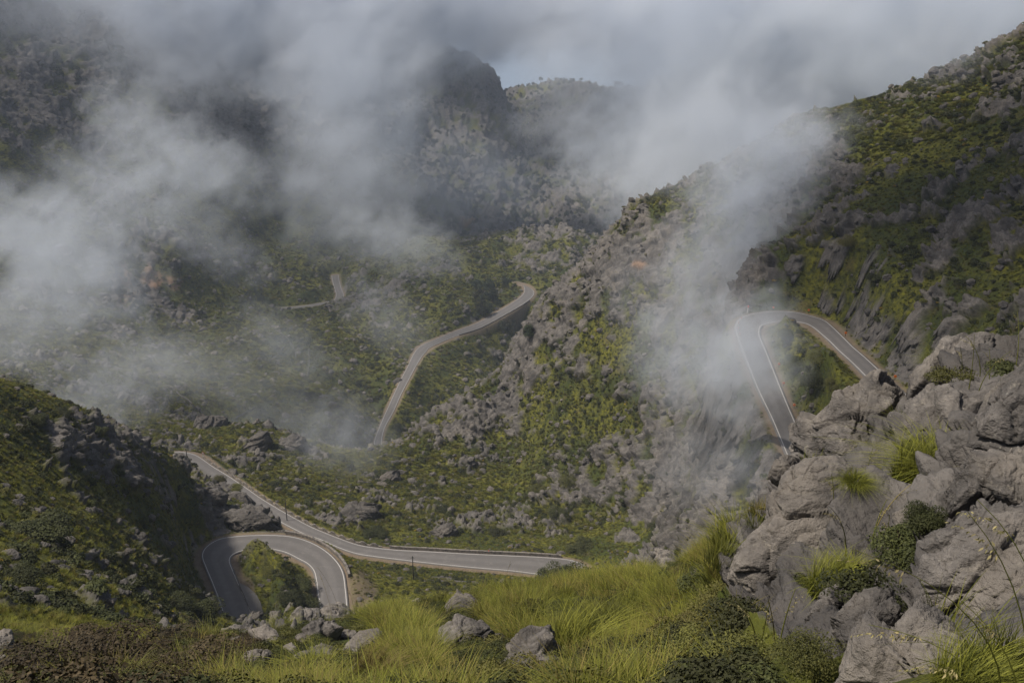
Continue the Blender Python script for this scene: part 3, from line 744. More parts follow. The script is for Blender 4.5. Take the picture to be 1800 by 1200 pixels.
# ------------------------------------------------------------------ instancer for ground cover
def scatter(name, pts_, scl, rotz, idx, sources, normal=None):
    me = bpy.data.meshes.new(name); me.vertices.add(len(pts_)); me.vertices.foreach_set('co', np.ascontiguousarray(pts_, np.float32).ravel())
    for an, av, ty in (('sc', scl, 'FLOAT'), ('rz', rotz, 'FLOAT'), ('ix', idx, 'INT')):
        at = me.attributes.new(an, ty, 'POINT'); at.data.foreach_set('value', np.ascontiguousarray(av, np.float32 if ty == 'FLOAT' else np.int32))
    o = bpy.data.objects.new(name, me); C.objects.link(o)
    ng = bpy.data.node_groups.new(name, 'GeometryNodeTree')
    ng.interface.new_socket('Geometry', in_out='INPUT', socket_type='NodeSocketGeometry'); ng.interface.new_socket('Geometry', in_out='OUTPUT', socket_type='NodeSocketGeometry')
    N = ng.nodes; gi, go = N.new('NodeGroupInput'), N.new('NodeGroupOutput')
    iop = N.new('GeometryNodeInstanceOnPoints'); iop.inputs['Pick Instance'].default_value = True
    j = N.new('GeometryNodeJoinGeometry')
    for s_ in reversed(sources):
        oi = N.new('GeometryNodeObjectInfo'); oi.inputs['Object'].default_value = s_; oi.inputs['As Instance'].default_value = True
        ng.links.new(oi.outputs['Geometry'], j.inputs[0])
    def at(n_, ty):
        a_ = N.new('GeometryNodeInputNamedAttribute'); a_.data_type = ty; a_.inputs['Name'].default_value = n_; return a_.outputs[0]
    ng.links.new(gi.outputs[0], iop.inputs['Points']); ng.links.new(j.outputs[0], iop.inputs['Instance'])
    ng.links.new(at('ix', 'INT'), iop.inputs['Instance Index'])
    ng.links.new(at('sc', 'FLOAT'), iop.inputs['Scale'])
    cx = N.new('ShaderNodeCombineXYZ'); ng.links.new(at('rz', 'FLOAT'), cx.inputs['Z']); ng.links.new(cx.outputs[0], iop.inputs['Rotation'])
    ng.links.new(iop.outputs[0], go.inputs[0])
    md = o.modifiers.new('scatter', 'NODES'); md.node_group = ng
    return tag(o, kind='stuff')

def pick(n, r0, r1, mask, power=1.0, rs=rng):
    """n ground points in a range band, chosen by mask (0..1) on the ground grid"""
    sel = visible & (RHO > r0) & (RHO < r1) & (QX > -120) & (QX < 1920) & (QY < 1290) & (QY > -60) & (roadd > 1.2)
    ii = np.argwhere(sel); dl = np.gradient(LR)[ii[:, 0]]
    w = mask[ii[:, 0], ii[:, 1]] * (RHO[ii[:, 0], ii[:, 1]] ** power) * dl; w = np.maximum(w, 0); w /= w.sum()
    k = rs.choice(len(ii), n, p=w); ii = ii[k]
    p = P1[ii[:, 0], ii[:, 1]].astype(float)
    p2 = P1[np.minimum(ii[:, 0] + 1, NR - 1), np.minimum(ii[:, 1] + 1, NTH - 1)]
    p += (p2 - p) * rs.uniform(0, 1, (n, 1)); return p, ii

rs = np.random.default_rng(11)
shrub_src = {
 'dark': [mesh_only('shrub_crown', leaf_cloud(rs, 620, 0.105, 8), M['leaf_dark']) for _ in range(4)],
 'olive': [mesh_only('shrub_crown', leaf_cloud(rs, 560, 0.10, 9, up=0.8), M['leaf_olive']) for _ in range(3)],
 'far': [mesh_only('tree_crown', leaf_cloud(rs, 260, 0.17, 6, flat=1.3), M['leaf_far']) for _ in range(3)],
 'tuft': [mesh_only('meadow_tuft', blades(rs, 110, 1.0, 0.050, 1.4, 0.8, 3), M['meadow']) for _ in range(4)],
 'gorse': [mesh_only('gorse_bush', leaf_cloud(rs, 420, 0.09, 7), M['gorse']) for _ in range(1)],
}
rub_src = []
for i in range(5):
    V, F = boulder_unit(100 + i, 3); o = mesh_np('stone', V, F, M['rock_mid'], smooth=False); C.objects.unlink(o); rub_src.append(o)

veg = 1 - rockm
patch = sstep(-0.15, 0.25, fbm(P0, 26, 3)); patch2 = sstep(-0.05, 0.3, fbm(P0 + 300, 11, 3))
nosoil = 1 - np.clip(soilm * 1.1, 0, 1)
def low(n_, name, r0, r1, mask, smin, smax, srcs, power=1.0, seed=1):
    rs = np.random.default_rng(seed)
    p, ii = pick(n_, r0, r1, mask, power, rs)
    s_ = smin + (smax - smin) * rs.beta(1.3, 3.0, n_)
    return p, s_, rs.uniform(0, 6.28, n_), rs.integers(0, len(srcs), n_), ii
# grass tufts on every green slope
for (n_, r0, r1, mn, mx, sd_) in ((34000, 45, 235, .25, .6, 1), (34000, 235, 430, .5, 1.2, 2), (26000, 430, 900, .9, 2.4, 3)):
    p, s_, rz, ix, ii = low(n_, 'meadow_grass', r0, r1, (veg * 0.97 + 0.03) * nosoil, mn, mx, shrub_src['tuft'], 0.6 if r0 > 400 else 1.0, sd_)
    scatter('meadow_grass', p - [0, 0, 0.05], s_, rz, ix, shrub_src['tuft'])
# shrubs: gather all, the largest in view become things, the rest is shrubbery
allp, alls, allk = [], [], []
for (n_, r0, r1, mn, mx, kind, sd_, mk) in (
    (1500, 60, 235, .45, 1.7, 'dark', 21, (veg * (0.15 + patch) + 0.12) * np.where(PX > 1250, 2.2, 1)), (900, 60, 235, .4, 1.2, 'olive', 22, veg * patch2 + 0.1),
    (3200, 235, 430, .5, 2.2, 'dark', 23, (veg * (0.1 + patch) + 0.10) * np.where(PX > 1250, 2.0, 1)), (3000, 235, 430, .5, 1.5, 'olive', 24, veg * (.2 + patch2) + 0.1),
    (3600, 430, 950, 1.0, 3.6, 'dark', 25, veg * (0.1 + patch) + 0.12), (4500, 430, 950, .9, 2.2, 'olive', 26, veg * (.2 + patch2) + 0.05),
    (4200, 900, 2100, 2.0, 5.0, 'far', 27, 0.35 + 0 * veg)):
    p, s_, rz, ix, ii = low(n_, 's', r0, r1, mk * nosoil * (roadd > 3.0), mn, mx, shrub_src[kind], 0.7, sd_)
    allp.append(p); alls.append(s_); allk += [kind] * n_
allp = np.vstack(allp); alls = np.concatenate(alls); allk = np.array(allk)
px_, py_ = project(allp); app = alls / np.linalg.norm(allp, axis=1)
inside = (px_ > 5) & (px_ < 1795) & (py_ < 1195) & (py_ > 5)
order = np.argsort(-app * inside)
big_i = order[:230]; rest = np.setdiff1d(np.arange(len(allp)), big_i)
rs = np.random.default_rng(5)
ZONES = [
 ('left', 'on the grassy slope left of the near hairpin', lambda p, x, y, r: r < 235 and x < 420),
 ('hairpin', 'around the near hairpin bend and the lower road', lambda p, x, y, r: r < 300 and x < 1050),
 ('right', 'on the steep rocky slope above the foggy hairpin', lambda p, x, y, r: x > 1290),
 ('ridge', 'growing among the rocks of the central ridge', lambda p, x, y, r: r < 430),
 ('valley', 'on the far green valley slope', lambda p, x, y, r: True)]
KN = {'dark': 'dark green rounded shrub', 'olive': 'olive brown scrubby shrub', 'far': 'distant dark tree'}
for i in big_i:
    k = allk[i]; r = math.hypot(allp[i][0], allp[i][1])
    zn = next(z for z in ZONES if z[2](allp[i], px_[i], py_[i], r))
    o = bpy.data.objects.new('shrub', shrub_src[k][rs.integers(len(shrub_src[k]))].data); C.objects.link(o)
    o.location = allp[i] - [0, 0, 0.1 * alls[i]]; o.scale = (alls[i], alls[i], alls[i] * rs.uniform(.75, 1.1)); o.rotation_euler[2] = rs.uniform(0, 6.28)
    tag(o, KN[k] + ' ' + zn[1], 'shrub', k + ' shrubs ' + zn[1])
for k in ('dark', 'olive', 'far'):
    m = rest[allk[rest] == k]
    scatter('shrubbery', allp[m] - [0, 0, .1], alls[m], rs.uniform(0, 6.28, len(m)), rs.integers(0, len(shrub_src[k]), len(m)), shrub_src[k])
for r0, r1, n_, sd_ in ((60, 235, 110, 41), (235, 430, 220, 42)):
    p, s_, rz, ix, ii = low(n_, 'g', r0, r1, veg * nosoil * patch2 * (roadd > 3), .25, .9, shrub_src['gorse'], 1.0, sd_)
    scatter('gorse_flowers', p, s_, rz, ix, shrub_src['gorse'])
# loose stones
allp, alls = [], []
edge_rock = np.exp(-((rockm - 0.45) / 0.35) ** 2)
for n_, r0, r1, mn, mx, sd_ in ((1300, 60, 235, .2, 1.3, 31), (3200, 235, 430, .3, 1.9, 32), (2500, 430, 900, .6, 3.2, 33)):
    p, s_, rz, ix, ii = low(n_, 's', r0, r1, (edge_rock + 0.02 + 0.15 * rockm) * (0.1 + patch2) * (roadd > 1.5), mn, mx, rub_src, 0.8, sd_)
    allp.append(p); alls.append(s_)
allp = np.vstack(allp); alls = np.concatenate(alls)
px_, py_ = project(allp); app = alls / np.linalg.norm(allp, axis=1)
inside = (px_ > 5) & (px_ < 1795) & (py_ < 1195) & (py_ > 5)
order = np.argsort(-app * inside); rest = order[120:]
for i in order[:120]:
    r = math.hypot(allp[i][0], allp[i][1]); zn = next(z for z in ZONES if z[2](allp[i], px_[i], py_[i], r))
    o = bpy.data.objects.new('boulder', rub_src[rs.integers(5)].data); C.objects.link(o)
    o.location = allp[i]; o.scale = [alls[i] * v for v in (1, 1, .8)]; o.rotation_euler[2] = rs.uniform(0, 6.28)
    tag(o, 'loose grey limestone block ' + zn[1].replace('growing ', ''), 'boulder', 'loose blocks ' + zn[1].replace('growing ', ''))
scatter('rubble', allp[rest], alls[rest], rs.uniform(0, 6.28, len(rest)), rs.integers(0, 5, len(rest)), rub_src)
#==STAGE4==
# ------------------------------------------------------------------ foreground rocks (outlines in photograph pixels)
def RK(*a, **k): return outline_rock(*a, **k)
RK('rock_outcrop', "1285,1013 1292,987 1303,960 1323,940 1347,917 1350,887 1360,863 1380,837 1407,823 1453,830 1500,843 1533,858 1567,867 1604,893 1580,920 1552,945 1537,973 1505,990 1467,1012 1417,1035 1393,1066 1360,1056 1317,1050", 0.55, 1, 'largest sloping grey limestone slab, left of the glossy dark green bush', 'rock', sub=7)
RK('rock_outcrop', "1395,798 1407,767 1433,747 1453,730 1483,710 1517,697 1547,675 1583,687 1577,717 1585,747 1590,790 1570,830 1500,845 1440,835 1405,820", 0.6, 2, 'pale flat topped limestone block jutting out over the end of the foggy hairpin road', 'rock', at=(1510, 800), sub=7)
RK('rock_outcrop', "1598,735 1607,700 1613,677 1637,640 1660,613 1693,607 1720,612 1757,622 1764,645 1745,677 1720,705 1690,740 1633,760", 0.7, 3, 'cracked grey boulder highest on the right skyline below the stalks of wild oats', 'rock', at=(1680, 700))
RK('rock_outcrop', "1562,750 1578,715 1610,708 1680,706 1725,725 1715,775 1700,800 1640,815 1585,800", 0.6, 4, 'low broken limestone slab between the skyline boulder and the big grass tuft', 'rock', at=(1640, 770))
RK('rock_outcrop', "1713,790 1720,763 1740,720 1767,677 1797,646 1900,640 1930,800 1850,850 1760,825", 0.8, 5, 'smooth rounded boulder with cream lichen cut by the right edge of the picture', 'rock', at=(1780, 770), sub=7)
RK('rock_outcrop', "1780,640 1788,605 1800,586 1870,575 1880,700 1795,675", 0.7, 6, 'small rock cut by the right edge above the rounded lichen boulder', 'rock', at=(1800, 650))
RK('rock_outcrop', "1662,885 1683,863 1698,837 1720,803 1790,800 1860,830 1860,940 1785,915 1760,925 1723,925 1697,943 1672,933", 0.9, 7, 'dark overhanging block beneath the rounded lichen boulder', 'rock', at=(1760, 880), sub=7)
RK('rock_outcrop', "1637,990 1650,967 1680,957 1707,930 1740,918 1773,905 1800,880 1890,890 1900,1170 1720,1150 1627,1105 1613,1077 1633,1033", 0.6, 8, 'large weathered right edge slab with white lichen patch and long crack', 'rock', at=(1740, 1030), sub=7)
RK('rock_outcrop', "1497,1205 1533,1160 1567,1117 1593,1090 1622,1067 1670,1080 1730,1150 1740,1270 1560,1290 1460,1260", 0.5, 9, 'smooth dark rock face running down to the bottom edge at the right', 'rock', at=(1610, 1170), sub=7)
RK('boulder', "1463,1102 1480,1080 1527,1047 1567,1043 1568,1093 1540,1120 1520,1150 1487,1147 1476,1115", 0.8, 10, 'split grey rock between the dark green bush and the bottom right rock face')
RK('boulder', "1420,1093 1433,1067 1477,1030 1503,1033 1497,1063 1462,1085", 0.7, 11, 'small wedge of rock just below the yellow tussock under the large slab')
RK('boulder', "1450,1130 1462,1123 1483,1137 1477,1155 1452,1152", 0.9, 12, 'smallest stone of the rock cluster beside the bottom right rock face', sub=5)
RK('boulder', "1352,842 1362,820 1385,806 1400,815 1395,838 1368,852", 0.9, 13, 'knobbly stone capping the left end of the big limestone rocks', sub=5, at=(1385, 850))
RK('boulder', "1570,905 1600,890 1628,900 1615,930 1580,935", 0.8, 14, 'grey stone between the large slab and the dark green bush', sub=5)
RK('boulder', "788,1073 798,1056 812,1047 826,1053 837,1067 832,1083 813,1094 797,1089", 1.0, 15, 'isolated rounded grey boulder standing up in the middle of the grass', sub=6, tilt=0.2)
RK('boulder', "760,1153 770,1117 798,1100 833,1105 862,1120 845,1136 812,1160 775,1165", 0.8, 16, 'broad pitted boulder half buried in grass below the isolated rounded one')
RK('boulder', "850,1215 880,1183 898,1153 933,1131 967,1124 978,1140 970,1163 990,1185 995,1220 920,1235", 0.8, 17, 'largest grassland boulder, cut by the bottom edge near the middle', tilt=0.3)
RK('boulder', "605,1150 635,1120 668,1115 674,1127 645,1150 618,1165", 0.8, 18, 'low grey boulder in grass to the right of the rocks below the hairpin', sub=6)
RK('boulder', "600,1195 625,1172 655,1180 660,1200 620,1215", 0.8, 19, 'flat stone sunk in the grass at the bottom edge left of the middle', sub=5)
RK('boulder', "386,1122 398,1109 412,1104 433,1108 444,1127 425,1138 396,1136", 0.9, 20, 'grey rock hiding the foot of the left leg of the hairpin road', sub=6, tilt=0.25)
RK('boulder', "440,1113 467,1108 481,1120 495,1143 487,1162 463,1155 455,1133", 0.9, 21, 'tall cracked rock second from the left in the cluster below the hairpin', sub=6, tilt=0.3)
RK('boulder', "411,1179 433,1153 467,1152 474,1167 447,1182 425,1188", 0.8, 22, 'lowest leftmost rock of the cluster under the hairpin road', sub=6)
RK('boulder', "510,1095 525,1077 560,1075 565,1093 542,1110 519,1108", 0.9, 23, 'rounded grey rock between the two legs of the hairpin', sub=6, tilt=0.25)
RK('boulder', "563,1075 580,1065 600,1067 615,1078 602,1092 570,1096", 0.9, 24, 'flat topped rock hiding the foot of the right leg of the hairpin road', sub=6, tilt=0.25)
RK('boulder', "518,1121 548,1106 586,1101 599,1113 568,1131 548,1145 526,1143", 0.8, 25, 'broad dark grey rock below the rounded rock between the hairpin legs', sub=6)
RK('boulder', "499,1142 512,1134 524,1145 523,1160 504,1162", 0.9, 26, 'small upright stone in the gap of the rock cluster below the hairpin', sub=5)
RK('boulder', "526,1155 565,1143 599,1150 594,1171 545,1175", 0.8, 27, 'low wide rock at the lower right of the cluster below the hairpin', sub=6)
RK('boulder', "-12,1123 5,1115 18,1117 27,1135 20,1155 -10,1160", 1.0, 28, 'dark rounded rock at the left edge near the bottom corner', sub=6)
RK('boulder', "-15,1172 3,1162 24,1171 46,1190 58,1210 20,1225 -15,1220", 0.9, 29, 'dark smooth boulder in the bottom left corner', sub=6)
RK('boulder', "1150,988 1152,973 1168,968 1187,973 1199,987 1192,1003 1165,1005", 0.9, 30, 'pale boulder in the grass just left of the large limestone slab', sub=6, tilt=0.25)
RK('boulder', "1215,1010 1235,998 1255,1005 1250,1022 1225,1025", 0.9, 31, 'small grey stone in tall grass at the foot of the large slab', sub=5)
for q_, (cx, cy, rx, ry, lb) in enumerate([
 (420, 1140, 22, 14, 'grey stone between the leftmost and lowest rocks of the cluster under the hairpin'), (505, 1125, 13, 11, 'small stone touching the broad dark rock below the hairpin'),
 (478, 1178, 26, 14, 'wide pale stone just right of the lowest cluster rock'), (512, 1178, 15, 10, 'little stone under the upright one in the rock cluster'),
 (450, 1150, 12, 9, 'little stone wedged under the tall cracked cluster rock'), (610, 1120, 16, 10, 'stone at the right end of the rock cluster below the hairpin'),
 (560, 1182, 22, 11, 'flat stone under the low wide cluster rock'), (640, 1100, 14, 8, 'small grey stone in the grass right of the hairpin foot'),
 (375, 1145, 14, 9, 'small stone left of the rock cluster beside the olive bush'), (735, 1065, 17, 9, 'pale stone in the grass left of the isolated rounded boulder'),
 (760, 1075, 14, 8, 'small pale stone nearest the isolated rounded boulder'), (878, 1128, 20, 10, 'pale stone between the pitted boulder and the largest grassland boulder')]):
    rk_ = np.random.default_rng(900 + q_); pl = ' '.join('%.0f,%.0f' % (cx + rx * m_ * math.cos(t_), cy + ry * m_ * math.sin(t_)) for t_, m_ in zip(np.linspace(0, 5.6, 8), rk_.uniform(.75, 1.15, 8)))
    RK('boulder', pl, 0.9, 60 + q_, lb, sub=5)
# rocks farther down
RK('rock_outcrop', "328,865 348,854 383,856 402,870 398,890 373,898 340,890", 1.0, 40, 'rounded limestone hump above the hairpin bend, left of its twin', 'rock', mat='rock_mid', sub=6, tilt=0.1, k=0.6)
RK('rock_outcrop', "398,868 412,862 432,863 449,883 446,898 407,898", 1.0, 41, 'rounded limestone hump directly above the top of the hairpin bend', 'rock', mat='rock_mid', sub=6, tilt=0.1, k=0.6)
RK('rock_outcrop', "380,905 410,899 446,897 480,915 498,931 455,938 410,937", 0.8, 42, 'long broken rock ledge along the uphill side of the hairpin bend', 'rock', mat='rock_mid', sub=6, tilt=0.1)
RK('rock_outcrop', "342,755 350,735 372,727 400,735 404,752 380,768 350,770", 1.0, 43, 'pale rock knoll in thin mist beyond the lower road, leftmost of three', 'rock', mat='rock_mid', tilt=0.1)
RK('rock_outcrop', "425,790 440,770 470,758 480,775 468,800 440,806", 1.0, 44, 'pale rock knoll in thin mist beyond the lower road, middle of three', 'rock', mat='rock_mid', tilt=0.1)
RK('rock_outcrop', "482,800 492,772 515,760 535,770 538,795 515,812", 1.0, 45, 'pale rock knoll in thin mist beyond the lower road, rightmost of three', 'rock', mat='rock_mid', tilt=0.1)
RK('rock_outcrop', "600,905 612,892 640,886 668,890 672,905 640,925 612,925", 0.7, 46, 'smooth grey slab on the slope above the left end of the lower road', 'rock', mat='rock_mid', tilt=0.3)
RK('rock_outcrop', "752,938 775,925 795,921 804,935 795,950 765,950", 0.8, 47, 'angular rock just above the middle of the lower road', 'rock', mat='rock_mid', tilt=0.3)
RK('rock_outcrop', "668,842 680,830 700,830 703,845 690,856 672,853", 0.9, 48, 'round grey rock on the ridge foot beside the end of the valley road', 'rock', mat='rock_mid', tilt=0.2)

# ------------------------------------------------------------------ foreground plants
rs = np.random.default_rng(77)
NMAT = {'heather': 'leaf_brown', 'olive': 'leaf_olive', 'mastic': 'leaf_dark'}
def twigs(rs, n=26):
    parts = []
    for _ in range(n):
        a_ = rs.uniform(0, 6.28); e_ = rs.uniform(.3, 1.3); d = np.array([math.cos(a_) * math.cos(e_), math.sin(a_) * math.cos(e_), math.sin(e_)])
        L_ = rs.uniform(.5, .85); path = np.array([d * L_ * q + rs.normal(size=3) * .02 for q in np.linspace(0, 1, 5)]); path[0] *= 0
        parts.append(tube(path, np.linspace(.02, .005, 5), 4))
    return join(parts)
TW = mesh_only('branches', twigs(rs), M['bark']).data
NM = {k: [mesh_only('foliage', leaf_cloud(np.random.default_rng(80 + 7 * q + len(k)), 9000, NSZ, NL, flat=FL, spread=.72, up=.7), M[NMAT[k]]).data for q in range(3)]
      for k, NSZ, NL, FL in (('heather', .030, 24, .62), ('olive', .028, 26, .8), ('mastic', .036, 20, .85))}
def bush(kind, px, py, wpx, label, hs=1.0, up=0.0, seed=0):
    g, n = ground_px(px, py); D = np.linalg.norm(g); s_ = wpx / 2 * D / FPX
    e_ = empty('bush', g - np.array([0, 0, s_ * .15 - up])); tag(e_, label, 'bush')
    e_.scale = (s_, s_, s_ * hs); e_.rotation_euler[2] = seed * 1.7
    for nm, me in (('foliage', NM[kind][seed % 3]), ('branches', TW)):
        o = bpy.data.objects.new(nm, me); C.objects.link(o); o.parent = e_
    return e_
for q, a_ in enumerate([
 ('heather', 60, 1195, 190, 'brown heather bush at the bottom edge beside the dark corner boulder'),
 ('heather', 190, 1180, 210, 'broad brown heather bush along the bottom edge, second from the left'),
 ('heather', 285, 1150, 170, 'brown heather bush nearest the grass stalks below the left slope'),
 ('heather', 350, 1190, 180, 'brown heather bush at the bottom edge left of the rock cluster', 0.9),
 ('heather', 130, 1150, 130, 'small dark heather bush behind the broad one at the lower left'),
 ('olive', 380, 1165, 90, 'olive green bush squeezed against the leftmost cluster rock'),
 ('olive', 1275, 1090, 130, 'olive bush directly below the lower corner of the large slab', 1.2),
 ('olive', 1340, 1110, 130, 'tall reddish olive bush in front of the large limestone slab', 1.2),
 ('olive', 1230, 1170, 150, 'spreading olive bush on the bottom edge right of the middle', 1.0),
 ('olive', 1330, 1185, 160, 'wide olive bush on the bottom edge below the large slab', 1.0),
 ('olive', 1420, 1170, 120, 'olive bush touching the split rocks at the lower right', 1.1),
 ('olive', 1130, 1195, 140, 'low olive bush at the bottom edge beside the largest grassland boulder', 0.8),
 ('mastic', 1590, 975, 115, 'dark green glossy bush growing between the big right hand rocks', 1.3),
 ('mastic', 1560, 1010, 80, 'smaller dark bush spilling down from the glossy one between the rocks', 1.0),
 ('mastic', 1625, 925, 80, 'dark bush right under the overhanging block', 1.1),
 ('mastic', 985, 1022, 75, 'dark leafy bush on the grass crest in front of the end of the lower road', 1.2),
 ('mastic', 1040, 1030, 85, 'dark leafy bush on the grass crest right of the end of the lower road', 1.1),
 ('mastic', 1105, 1030, 85, 'dark leafy bush on the crest below the pale boulder', 1.1),
 ('mastic', 1240, 1050, 90, 'deep green bush in the hollow left of the large slab', 1.1),
 ('mastic', 1180, 1110, 110, 'dark low bush amid tall grass left of the olive bushes', .8),
 ('mastic', 1265, 1000, 60, 'small dark bush on the crest touching the large slab', 1.0),
]): bush(*a_[:5], hs=a_[5] if len(a_) > 5 else 0.85, seed=q)
# bushes around the roads
for q, (k, px, py, w, lb) in enumerate([
 ('mastic', 525, 1030, 50, 'dark tree-like bush inside the near hairpin beside its right leg'), ('mastic', 535, 1060, 52, 'dark bush inside the near hairpin just behind the rocks'),
 ('mastic', 508, 1055, 46, 'rounded dark bush in the middle of the near hairpin'), ('olive', 480, 1000, 44, 'green bush inside the near hairpin at its top'),
 ('mastic', 350, 1085, 75, 'large dark bush on the slope against the left leg of the near hairpin'), ('mastic', 315, 1068, 60, 'dark bush on the slope one step left of the largest one'),
 ('mastic', 60, 945, 110, 'very dark thicket high on the left slope near the picture edge'), ('mastic', 30, 1020, 80, 'very dark thicket low on the left slope near the picture edge'),
 ('mastic', 62, 742, 42, 'dark bush on the skyline of the left slope near its top'), ('mastic', 110, 728, 36, 'dark bush halfway along the skyline of the left slope'),
 ('mastic', 170, 760, 36, 'dark bush on the left slope skyline beside pale rocks'),
 ('olive', 384, 842, 24, 'round bush hiding the near edge of the lower road at its left end'), ('olive', 415, 860, 26, 'round bush covering the lower road where it narrows'),
 ('mastic', 480, 855, 28, 'dark bush beyond the lower road opposite the limestone humps'), ('mastic', 605, 755, 40, 'misty dark tree standing in the fog above the ridge foot'),
 ('mastic', 660, 940, 42, 'dark bush just above the left part of the lower road'), ('mastic', 876, 940, 36, 'dark bush above the middle of the lower road'),
 ('mastic', 775, 900, 34, 'dark bush on the ridge foot above the angular rock'), ('olive', 950, 865, 44, 'grey green bush on the ridge foot above the right part of the lower road'),
 ('olive', 1000, 850, 46, 'large grey green bush on the ridge foot below the bare grey rock'), ('mastic', 980, 905, 42, 'dark bush right of the grey green ones on the ridge foot'),
 ('mastic', 1020, 965, 50, 'dark bush at the right end of the lower road'), ('mastic', 1165, 940, 60, 'flat dark bush in front of the bare grey rock face'),
 ('olive', 1325, 915, 50, 'olive bush at the left foot of the limestone rocks, in front of grey rock'),
 ('mastic', 1405, 640, 52, 'dark misty bush inside the foggy hairpin nearest its left leg'), ('olive', 1440, 635, 50, 'rounded olive bush in the middle of the foggy hairpin'),
 ('mastic', 1440, 675, 60, 'largest dark bush inside the foggy hairpin'), ('olive', 1470, 680, 42, 'olive bush inside the foggy hairpin near its right leg'),
 ('mastic', 1385, 590, 44, 'faint bush in fog at the top inside the foggy hairpin'),
 ('mastic', 1540, 495, 34, 'dark bush on the rock wall above the foggy hairpin'), ('olive', 1490, 430, 40, 'olive bush high on the rock wall above the foggy hairpin'),
]): bush(k, px, py, w, lb, 0.95, seed=q)

# tussocks
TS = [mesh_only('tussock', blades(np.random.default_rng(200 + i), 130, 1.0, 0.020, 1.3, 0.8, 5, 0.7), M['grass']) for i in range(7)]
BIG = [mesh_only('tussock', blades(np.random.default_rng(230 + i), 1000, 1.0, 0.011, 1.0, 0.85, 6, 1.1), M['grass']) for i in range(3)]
def tussock(px, py, hpx, label, q=0, up=0.0):
    g, n = ground_px(px, py); D = np.linalg.norm(g); s_ = hpx * D / FPX * 0.95
    d = -g / D
    o = bpy.data.objects.new('grass_tussock', BIG[q % 3].data); C.objects.link(o)
    o.location = g + d * s_ * .25 + np.array([0, 0, up]); o.scale = (s_ * 1.05, s_ * 1.05, s_ * .82); o.rotation_euler[2] = q * 2.1
    return tag(o, label, 'grass tussock')
for q, a_ in enumerate([
 (1612, 845, 112, 'big yellow green grass tussock in the hollow above the dark green bush'), (1655, 830, 110, 'yellow green tussock on the right side of the rock hollow'),
 (1585, 865, 85, 'smaller green tussock on the lower lip of the rock hollow'), (1452, 1040, 90, 'golden tussock drooping over the foot of the large slab'),
 (1500, 1010, 62, 'green gold tussock between the large slab and the dark green bush'), (1500, 850, 45, 'thin tuft of grass on the ledge between the two biggest slabs'),
 (1010, 1150, 120, 'great arching tussock right of the largest grassland boulder'), (1080, 1120, 100, 'tall tussock between the arching one and the olive bushes'),
 (930, 1110, 90, 'bright tussock above the largest grassland boulder'), (690, 1130, 50, 'bright green tussock left of the broad pitted boulder'),
 (560, 1190, 70, 'tussock at the foot of the rock cluster below the hairpin'), (500, 1110, 50, 'upright pale tussock standing in the gap between the hairpin rocks'),
 (650, 1195, 90, 'tussock at the bottom edge over the flat sunken stone'), (1660, 645, 45, 'fine tuft of wild grass on the right skyline left of the cracked boulder'),
 (1765, 1190, 150, 'long dark grass tussock nearest the camera in the bottom right corner'), (1690, 1215, 120, 'dark grass tussock at the bottom edge in front of the smooth rock face'),
 (740, 1180, 70, 'tussock tucked against the lower left of the pitted boulder'), (860, 1050, 50, 'feathery tussock behind and right of the isolated boulder'),
]): tussock(*a_, q=q)
# plain meadow grass of the foreground
near_rock = (QX > 1330) | ((QX < 1330) & (QX > 1290) & (QY > 900) & (QY < 1040))
gm = np.clip((QX - 330) / 140, 0.06, 1) * np.where(near_rock, 0.012, 1.0) * (1 - 0.6 * blob(1330, 1150, 130, 70)) * (0.08 + sstep(-0.08, 0.25, fbm(P0, 2.4, 2))) * (1 - 0.8 * blob(505, 1125, 110, 55))
for (n_, r0, r1, mn, mx, sd_) in ((1700, 4.0, 12, .16, .40, 61), (4400, 12, 30, .20, .56, 62), (1500, 25, 50, .3, .6, 63)):
    rs2 = np.random.default_rng(sd_)
    sel_p, ii = pick(n_, r0, r1, gm, 1.2, rs2)
    s_ = rs2.uniform(mn, mx, n_); gx, gy = project(sel_p); Dg_ = np.linalg.norm(sel_p, axis=1); keep = np.ones(n_, bool)
    for x0, x1, y0, y1, Dk in ROCKPX:
        if x1 < 1290 and y1 > 960: keep &= ~((gx > x0 - 6) & (gx < x1 + 6) & (gy > y0) & (gy < y1 + s_ * FPX / Dg_ * 0.55) & (Dg_ < Dk * 1.25))
    sel_p, s_, ii = sel_p[keep], s_[keep], ii[keep]; n_ = len(s_)
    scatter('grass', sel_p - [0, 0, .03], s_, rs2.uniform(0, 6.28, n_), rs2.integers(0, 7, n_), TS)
# low creeping plants under the grass
cov = [mesh_only('ground_plant', leaf_cloud(np.random.default_rng(300 + i), 2600, 0.04, 14, flat=.5, spread=.8), M[m_]) for i, m_ in enumerate(('leaf_dark', 'leaf_olive', 'leaf_brown'))]
sel_p, ii = pick(4200, 3.5, 50, (0.35 + sstep(-0.1, 0.2, fbm(P0 + 70, 2.0, 2))) * np.where(near_rock, .08, 1) * np.where(QX < 420, 2.6, .8), 1.2, rs)
k_ = np.where(QX[ii[:, 0], ii[:, 1]] < 450, rs.choice([0, 2, 2, 1], len(ii)), rs.choice([0, 0, 1], len(ii)))
scatter('undergrowth', sel_p, rs.uniform(.14, .38, len(ii)), rs.uniform(0, 6.28, len(ii)), k_, cov)

